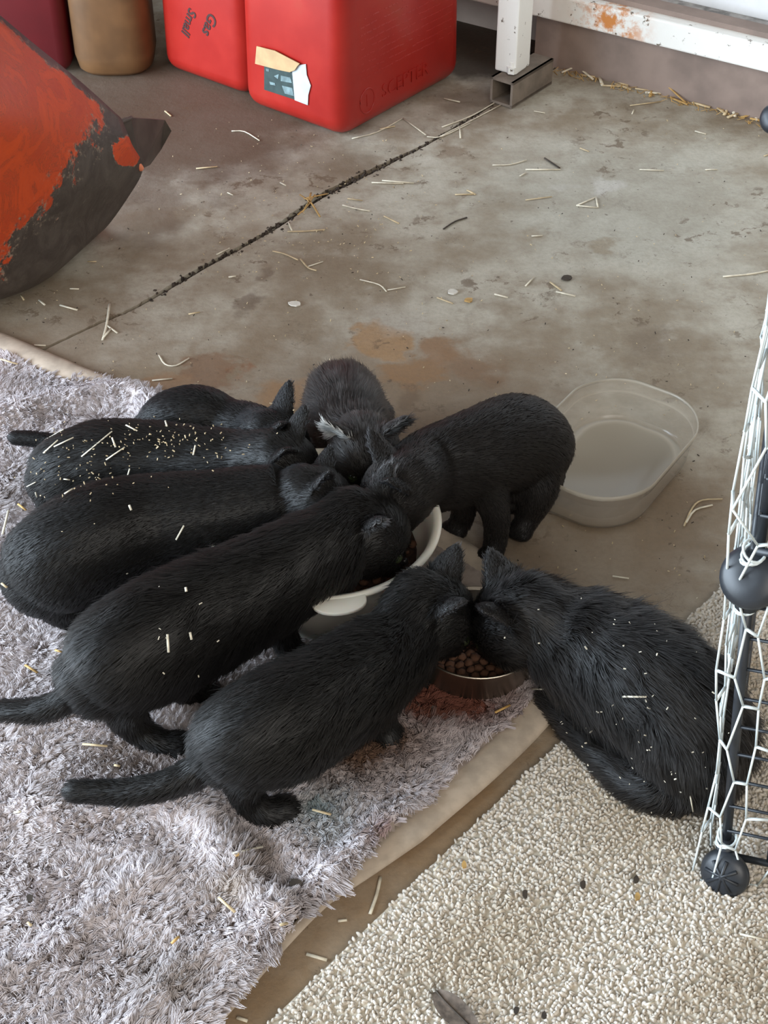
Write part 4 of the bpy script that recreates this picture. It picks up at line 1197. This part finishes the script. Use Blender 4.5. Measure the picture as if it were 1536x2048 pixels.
for ri in range(nrow):
    h = .004 + ri * NH
    for ci in range(-9, 4):
        a = ci * NW + (NW / 2 if ri % 2 else 0)
        p0, p1 = node(a - NW * .17, h), node(a + NW * .17, h)
        thick.append((p0, p1))
        for q_ in (-1, 1):
            if ri + 1 < nrow:
                thin.append((node(a + q_ * NW * .17, h), node(a + q_ * NW * .33, h + NH)))
parts = [tube(np.array([p, q_]), .0013, .0013, 6, caps=False) for p, q_ in thick] + [tube(np.array([p, q_]), .00095, .00095, 5, caps=False) for p, q_ in thin]
for z_ in (.040, zc1 - .03, zc1 + .016):   # ties wound round the post
    c_ = cage_pt(z_)
    for k_ in range(3):
        lp = np.array([c_ + g_d1 * math.cos(t_) * .0075 + g_d2 * math.sin(t_) * .0075 + UPZ * (k_ * .003 + .004 * math.sin(t_ + k_)) for t_ in np.linspace(0, 6.28, 17)])
        parts.append(tube(lp, .0011, .0011, 6))
net = link('chicken_wire', mesh_np('chicken_wire', *merge(parts)), M['net'], None, True)
tag(net, 'white hexagonal chicken wire wrapped round the black wire cage', 'wire netting')

# ------------------------------------------------------------------ straw, chips, feathers
def straw_mesh(pts, r_, flat=.6):
    C = catmull(pts, 3) if len(pts) > 2 else np.array(pts)
    return tube(C, r_, r_ * flat, 6, caps=False)
def surface(u, v):
    """First surface met along the line of sight: fur, rug, mat or floor."""
    o = Vector((0, 0, CAM_H)); d = (P(u, v, 0) - o).normalized()
    bt, bp = 9e9, None
    for e_, bvh, fl in CATS:
        h = bvh.ray_cast(o, d)
        if h[0] is not None and h[3] < bt: bt, bp = h[3], h[0] + h[1] * (fl * .55)
    if bp is not None: return A(bp)
    p = A(P(u, v, 0))
    if inside(rug_poly, np.array([p[0]]), np.array([p[1]]))[0]:
        z = float(rug_h(np.array([p[0]]), np.array([p[1]]))[0]) + .011
        return A(P(u, v, z))
    d_ = p - mb
    if 0 < np.dot(d_, mperp) < MW: return A(P(u, v, .0105))
    return A(P(u, v, .0014))
def straw(pix, r_=.0011, mat='straw', label=None, group=None, lift=None, name='straw_stalk', cat='straw'):
    pts = [surface(u, v) for u, v in pix]
    if lift:
        for p, l_ in zip(pts, lift): p[2] += l_
    o = link(name, mesh_np(name, *straw_mesh(pts, r_)), M[mat], None, True)
    tag(o, label, cat, group)
    return o
FL = [[(545, 502), (570, 508), (596, 520)], [(601, 518), (616, 535), (633, 541)], [(616, 533), (646, 523)], [(720, 559), (758, 569), (773, 583)], [(775, 580), (811, 574)], [(874, 595), (906, 607)], [(575, 463), (612, 462), (650, 459)], [(577, 445), (584, 462)],
 [(685, 410), (712, 417), (740, 422)], [(695, 397), (725, 401)], [(743, 365), (807, 367)], [(764, 361), (828, 366)], [(910, 389), (949, 388)], [(934, 380), (951, 389)], [(768, 432), (798, 447)], [(377, 628), (400, 624)], [(457, 554), (472, 552)], [(433, 509), (459, 496)], [(463, 262), (489, 263), (519, 281)], [(392, 337), (435, 333)],
 [(985, 330), (1020, 329), (1053, 320)], [(1051, 339), (1121, 339)], [(1051, 400), (1104, 393)], [(1153, 411), (1192, 394)], [(1192, 394), (1196, 415)], [(1153, 411), (1195, 415)], [(1160, 296), (1178, 303)], [(1446, 553), (1499, 548), (1540, 541)], [(1100, 564), (1123, 581)], [(1112, 583), (1151, 592)],
 [(1051, 572), (1068, 554)], [(989, 588), (1016, 595)], [(1260, 211), (1322, 203)], [(1268, 219), (1264, 228)], [(1279, 339), (1328, 341)], [(1410, 339), (1435, 339)], [(1063, 472), (1085, 471)], [(704, 277), (754, 264), (806, 236)], [(806, 236), (852, 270)], [(854, 273), (883, 273), (940, 246)], [(919, 252), (921, 276)], [(760, 258), (790, 252)], [(888, 197), (920, 204)],
 [(884, 254), (944, 231), (1008, 194)], [(880, 273), (944, 240), (1012, 204)], [(219, 608), (213, 650), (205, 680)], [(213, 650), (235, 666)], [(206, 676), (222, 657)], [(68, 690), (92, 691)], [(135, 737), (160, 736)], [(304, 761), (345, 757)], [(540, 806), (585, 820)], [(318, 710), (330, 728), (352, 731), (378, 716)], [(1368, 1052), (1385, 1015), (1405, 1000), (1445, 998)], [(1372, 1045), (1390, 1020), (1425, 1010)],
 [(1225, 1152), (1258, 1157)], [(1395, 170), (1410, 171)], [(1390, 262), (1412, 268)], [(120, 610), (155, 620)], [(78, 600), (90, 610)], [(140, 577), (158, 578)], [(330, 222), (342, 232)], [(175, 523), (193, 523)], [(42, 590), (48, 600)], [(1090, 226), (1068, 222)], [(455, 385), (466, 390)], [(560, 365), (572, 371)], [(1040, 352), (1052, 345)], [(1528, 312), (1540, 308)],
 [(761, 1754), (753, 1790), (740, 1828)], [(613, 1908), (654, 1920)], [(560, 1850), (575, 1846)], [(676, 1842), (694, 1840)], [(474, 2035), (495, 2042)]]
MARKS = [((230, 640), 'in the little heap at the left of the floor joint'), ((330, 745), 'by the back edge of the grey rug'), ((780, 262), 'at the foot of the labelled red can'), ((960, 240), 'along the joint near the post foot'), ((600, 440), 'around the middle of the floor joint'), ((600, 520), 'just in front of the floor joint'), ((780, 370), 'between the red can and the open floor'),
         ((400, 270), 'on the brown floor beside the bucket tip'), ((1050, 335), 'beside the short dark twig'), ((1180, 405), 'beside the pale patch on the open floor'), ((1290, 220), 'near the low wall board'), ((1300, 340), 'on the grey floor below the low wall board'), ((830, 585), 'beside the round white chip'), ((1110, 580), 'on the open floor behind the container'), ((1480, 550), 'at the right edge above the cage'), ((1400, 1020), 'between the container and the cage'),
         ((1240, 1155), 'above the back of the long-haired kitten'), ((100, 590), 'in front of the orange bucket'), ((700, 1850), 'in the gap between rug and mat'), ((560, 812), 'behind the sleek black kitten'), ((460, 520), 'along the lower part of the floor joint'), ((930, 395), 'left of the dark curved twig')]
def floor_straw_label(p):
    cx_, cy_ = np.mean([q[0] for q in p]), np.mean([q[1] for q in p])
    ln_ = sum(math.dist(a, b) for a, b in zip(p, p[1:]))
    m_ = min(MARKS, key=lambda k_: math.dist(k_[0], (cx_, cy_)))[1]
    return ('bent' if len(p) > 2 else 'short' if ln_ < 32 else 'straight') + ' dry straw ' + m_
for i, p in enumerate(FL):
    straw(p, random.uniform(.0010, .0016), random.choice(['straw', 'straw_pale', 'straw_pale']), floor_straw_label(p), 'straw stalks on the concrete')
for p in ([(600, 392), (622, 408), (640, 436)], [(604, 427), (622, 405)], [(608, 400), (655, 390)], [(622, 388), (616, 412)], [(630, 392), (610, 418)], [(596, 432), (604, 425)]):
    straw(p, .0014, 'straw_yellow', 'yellow straw in the little tuft standing on the floor joint', 'straw tuft on the floor joint', [.002] * len(p))
WALL = [[(1123, 146), (1153, 142), (1187, 160)], [(1145, 136), (1162, 128), (1183, 150)], [(1198, 153), (1205, 172)], [(1205, 172), (1256, 174)], [(1200, 153), (1256, 172)], [(1260, 172), (1281, 155), (1311, 171), (1337, 192), (1371, 206)], [(1403, 200), (1448, 221)], [(1382, 180), (1380, 200)], [(1448, 231), (1463, 206)], [(1461, 210), (1470, 234)], [(1467, 227), (1490, 210), (1495, 222)], [(1504, 221), (1514, 242)], [(1482, 236), (1508, 229)], [(1270, 178), (1300, 182)], [(1290, 186), (1330, 188)], [(1305, 176), (1300, 194)], [(1340, 196), (1375, 210)], [(1385, 206), (1420, 216)], [(1160, 150), (1190, 155)], [(1230, 168), (1262, 180)], [(1420, 205), (1450, 228)], [(1455, 236), (1480, 226)], [(1500, 238), (1530, 244)]]
for p in WALL:
    straw(p, random.uniform(.0020, .0028), random.choice(['straw', 'straw_yellow', 'straw', 'straw_pale']), 'bent straw stalk in the drift along the foot of the wall', 'straw drift along the wall', [random.uniform(.004, .02) if 0 < i < len(p) - 1 else .001 for i in range(len(p))])
parts = []
for i in range(160):
    t_ = rng.uniform(0, .44); c = w0 + wd * t_ + wn * rng.uniform(.002, .022); a = rng.uniform(0, 6.28); L_ = rng.uniform(.004, .014)
    dv = np.array([math.cos(a), math.sin(a), 0]) * L_ / 2
    pp = np.array([c - dv, c + dv]); pp[:, 2] = [.001, rng.uniform(.001, .006)]
    parts.append(tube(pp, .0007, .0004, 4, caps=False))
tag(link('wall_chaff', mesh_np('wall_chaff', *merge(parts)), M['straw_yellow']), 'brown chaff heaped along the foot of the wall', 'chaff', kind='stuff')
for p in ([(466, 1707), (525, 1693)], [(470, 1712), (500, 1700)], [(437, 1795), (470, 1824)], [(625, 1619), (662, 1629)], [(0, 718), (35, 728)], [(17, 1021), (5, 1068)], [(55, 1845), (63, 1851)], [(343, 1887), (358, 1873)], [(165, 1488), (215, 1492)], [(110, 1300), (125, 1304)], [(50, 1330), (75, 1345)], [(28, 1625), (42, 1623)], [(228, 1530), (240, 1532)], [(990, 1425), (1020, 1410)], [(36, 1008), (52, 1020)], [(10, 1165), (20, 1172)]):
    straw(p, .0013, random.choice(['straw_yellow', 'straw_pale', 'straw']), 'straw stalk caught in the grey plush rug', 'straw on the plush rug')
for p in ([(975, 1768), (995, 1778)], [(1010, 1790), (1022, 1796)], [(1290, 2010), (1310, 2003)], [(1480, 1868), (1536, 1880)], [(868, 1742), (880, 1728)]):
    straw(p, .001, 'straw_pale', 'short straw piece lying on the cream mat', 'straw on the cream mat')
CATS_STRAW = [[(165, 915), (225, 868)], [(213, 920), (250, 897)], [(90, 880), (130, 867)], [(92, 910), (120, 886)], [(112, 898), (150, 880)], [(225, 880), (232, 897)], [(252, 857), (275, 868)], [(330, 850), (334, 860)], [(392, 895), (388, 912)], [(256, 948), (260, 936)], [(130, 956), (142, 957)], [(62, 972), (78, 962)], [(132, 994), (148, 984)], [(78, 980), (80, 990)]]
for p in CATS_STRAW: straw(p, .0009, 'straw_pale', 'pale straw piece caught in the coat of the chaff-covered kitten', 'straw on the chaff-covered kitten')
for p, lb in (([(257, 1013), (261, 1023)], 'tiny pale straw on the flank of the large smooth kitten'), ([(352, 1077), (368, 1050)], 'forked straw on the side of the large smooth kitten'), ([(369, 1184), (370, 1192)], 'upper white fleck on the back of the kitten whose tail reaches the left edge'), ([(373, 1264), (375, 1276)], 'lower white fleck on the flank of the kitten whose tail reaches the left edge'), ([(330, 1268), (331, 1300)], 'thin straw on the flank of the kitten whose tail reaches the left edge'), ([(1258, 1388), (1302, 1392)], 'long pale straw on the long-haired charcoal kitten'), ([(1084, 1388), (1098, 1394)], 'short straw on the tail tip of the long-haired kitten'), ([(1384, 1575), (1388, 1598)], 'upright straw near the rump of the long-haired kitten')):
    straw(p, .0011, 'straw_pale', lb, None)
def specks(name, parts_px, label, mat):
    ps = []
    for u, v in parts_px:
        c = surface(u, v)
        if name.startswith('floor') and c[2] > .003: continue
        r_ = rng.uniform(.0003, .0007); ax = nrm(rng.normal(size=3)); ay = nrm(np.cross(ax, rng.normal(size=3))); az = np.cross(ax, ay)
        ps.append(box(c, ax, ay, az, r_ * rng.uniform(2, 5), r_ * 1.6, r_))
    tag(link(name, mesh_np(name, *merge(ps)), M[mat]), label, 'chaff', kind='stuff')
specks('chaff', [(rng.normal(330, 75), rng.normal(890, 28)) for _ in range(130)] + [(rng.normal(150, 60), rng.normal(930, 45)) for _ in range(80)], 'fine chaff sprinkled over the back of the straw-covered kitten', 'straw')
specks('chaff', [(rng.normal(1270, 90), rng.normal(1500, 60)) for _ in range(70)] + [(rng.normal(1220, 110), rng.normal(1280, 70)) for _ in range(30)], 'specks of chaff in the coat of the long-haired kitten', 'straw_pale')
specks('chaff', [(rng.normal(310, 60), rng.normal(1270, 50)) for _ in range(9)], 'specks of chaff on the kitten whose tail reaches the left edge', 'straw_pale')
specks('floor_chaff', [(rng.uniform(0, 1536), rng.uniform(240, 1150)) for _ in range(420)] + [(rng.normal(650, 160), rng.normal(430, 90)) for _ in range(160)], 'fine chaff and crumbs scattered over the concrete', 'straw')
specks('floor_grit', [(rng.uniform(0, 1536), rng.uniform(260, 1150)) for _ in range(300)], 'dark grit scattered over the concrete', 'dark_bit')
# flat scraps
def scrap(u, v, ru, rv, mat, name, label, group=None, th_=.0015, n=9):
    c = surface(u, v); pts = []
    for k_ in range(n):
        a = 2 * math.pi * k_ / n; q_ = rng.uniform(.75, 1.15)
        p_ = A(P(u + ru * q_ * math.cos(a), v + rv * q_ * math.sin(a), c[2])); pts.append(p_)
    V_ = pts + [p_ + UPZ * th_ for p_ in pts]
    F_ = [tuple(range(n - 1, -1, -1)), tuple(range(n, 2 * n))] + [(i, (i + 1) % n, (i + 1) % n + n, i + n) for i in range(n)]
    tag(link(name, fix_normals(mesh_np(name, V_, F_)), M[mat]), label, 'scrap', group)
scrap(906, 585, 10, 6, 'chip', 'wood_chip', 'round white chip on the concrete right of centre')
scrap(590, 608, 14, 5, 'chip', 'wood_chip', 'ragged white chip on the concrete left of centre')
scrap(1133, 557, 12, 6, 'dark_bit', 'dirt_clod', 'dark clod on the concrete behind the container')
scrap(938, 601, 9, 5, 'straw_yellow', 'leaf_scrap', 'small brown leaf scrap beside the round white chip')
scrap(590, 1767, 14, 8, 'dark_bit', 'dirt_clod', 'brown crumb in the fold of the grey rug')
scrap(60, 1798, 7, 8, 'dark_bit', 'dirt_clod', 'dark red-brown crumb on the grey rug at the left')
for i, (u, v, mt) in enumerate(((928, 1731, 'straw_yellow'), (1275, 1795, 'straw_yellow'), (1272, 1760, 'dark_bit'), (1166, 1770, 'dark_bit'), (1033, 2022, 'dark_bit'), (1088, 2032, 'dark_bit'), (1050, 1790, 'dark_bit'))):
    scrap(u, v, 6, 8, mt, 'leaf_scrap', 'small brown leaf scrap on the cream mat', 'leaf scraps on the cream mat')
straw([(887, 458), (910, 443), (934, 435)], .0014, 'dark_bit', 'curved dark twig lying on the concrete', name='twig', cat='twig')
straw([(1089, 316), (1104, 326), (1119, 336)], .0016, 'dark_bit', 'short dark twig beside straw on the concrete', name='twig', cat='twig')
# feather on the mat
fa = [A(P(872, 1984, .013)), A(P(890, 2005, .014)), A(P(915, 2030, .013)), A(P(945, 2060, .012))]
fc = catmull(fa, 6); n = len(fc); ft = nrm(np.gradient(fc, axis=0)); fs = nrm(np.cross(ft, UPZ))
wv = .0105 * np.sin(np.linspace(.15, 2.6, n)) ** .7
V = np.vstack([fc + fs * wv[:, None] + UPZ * .002, fc + UPZ * .0005, fc - fs * wv[:, None] + UPZ * .002]); V = np.vstack([V, V - UPZ * .0008])
F = []
for i in range(n - 1):
    for b_ in (0, n): F.append((b_ + i, b_ + i + 1, b_ + n + i + 1, b_ + n + i)); F.append((3 * n + b_ + i, 3 * n + b_ + n + i, 3 * n + b_ + n + i + 1, 3 * n + b_ + i + 1))
M['feather'] = plain('feather', srgb(110, 98, 88), 0.8, 0.25, 140)
fe = empty('feather', tuple(fc[n // 2])); tag(fe, 'grey-brown feather lying on the cream mat at the bottom', 'feather')
link('vane', mesh_np('vane', V, F), M['feather'], fe, True)
link('shaft', mesh_np('shaft', *tube(fc + UPZ * .0015, .0007, .0007, 5)), M['dark_bit'], fe, True)
print('tris', sum(len(o.data.polygons) for o in bpy.data.objects if o.type == 'MESH'))
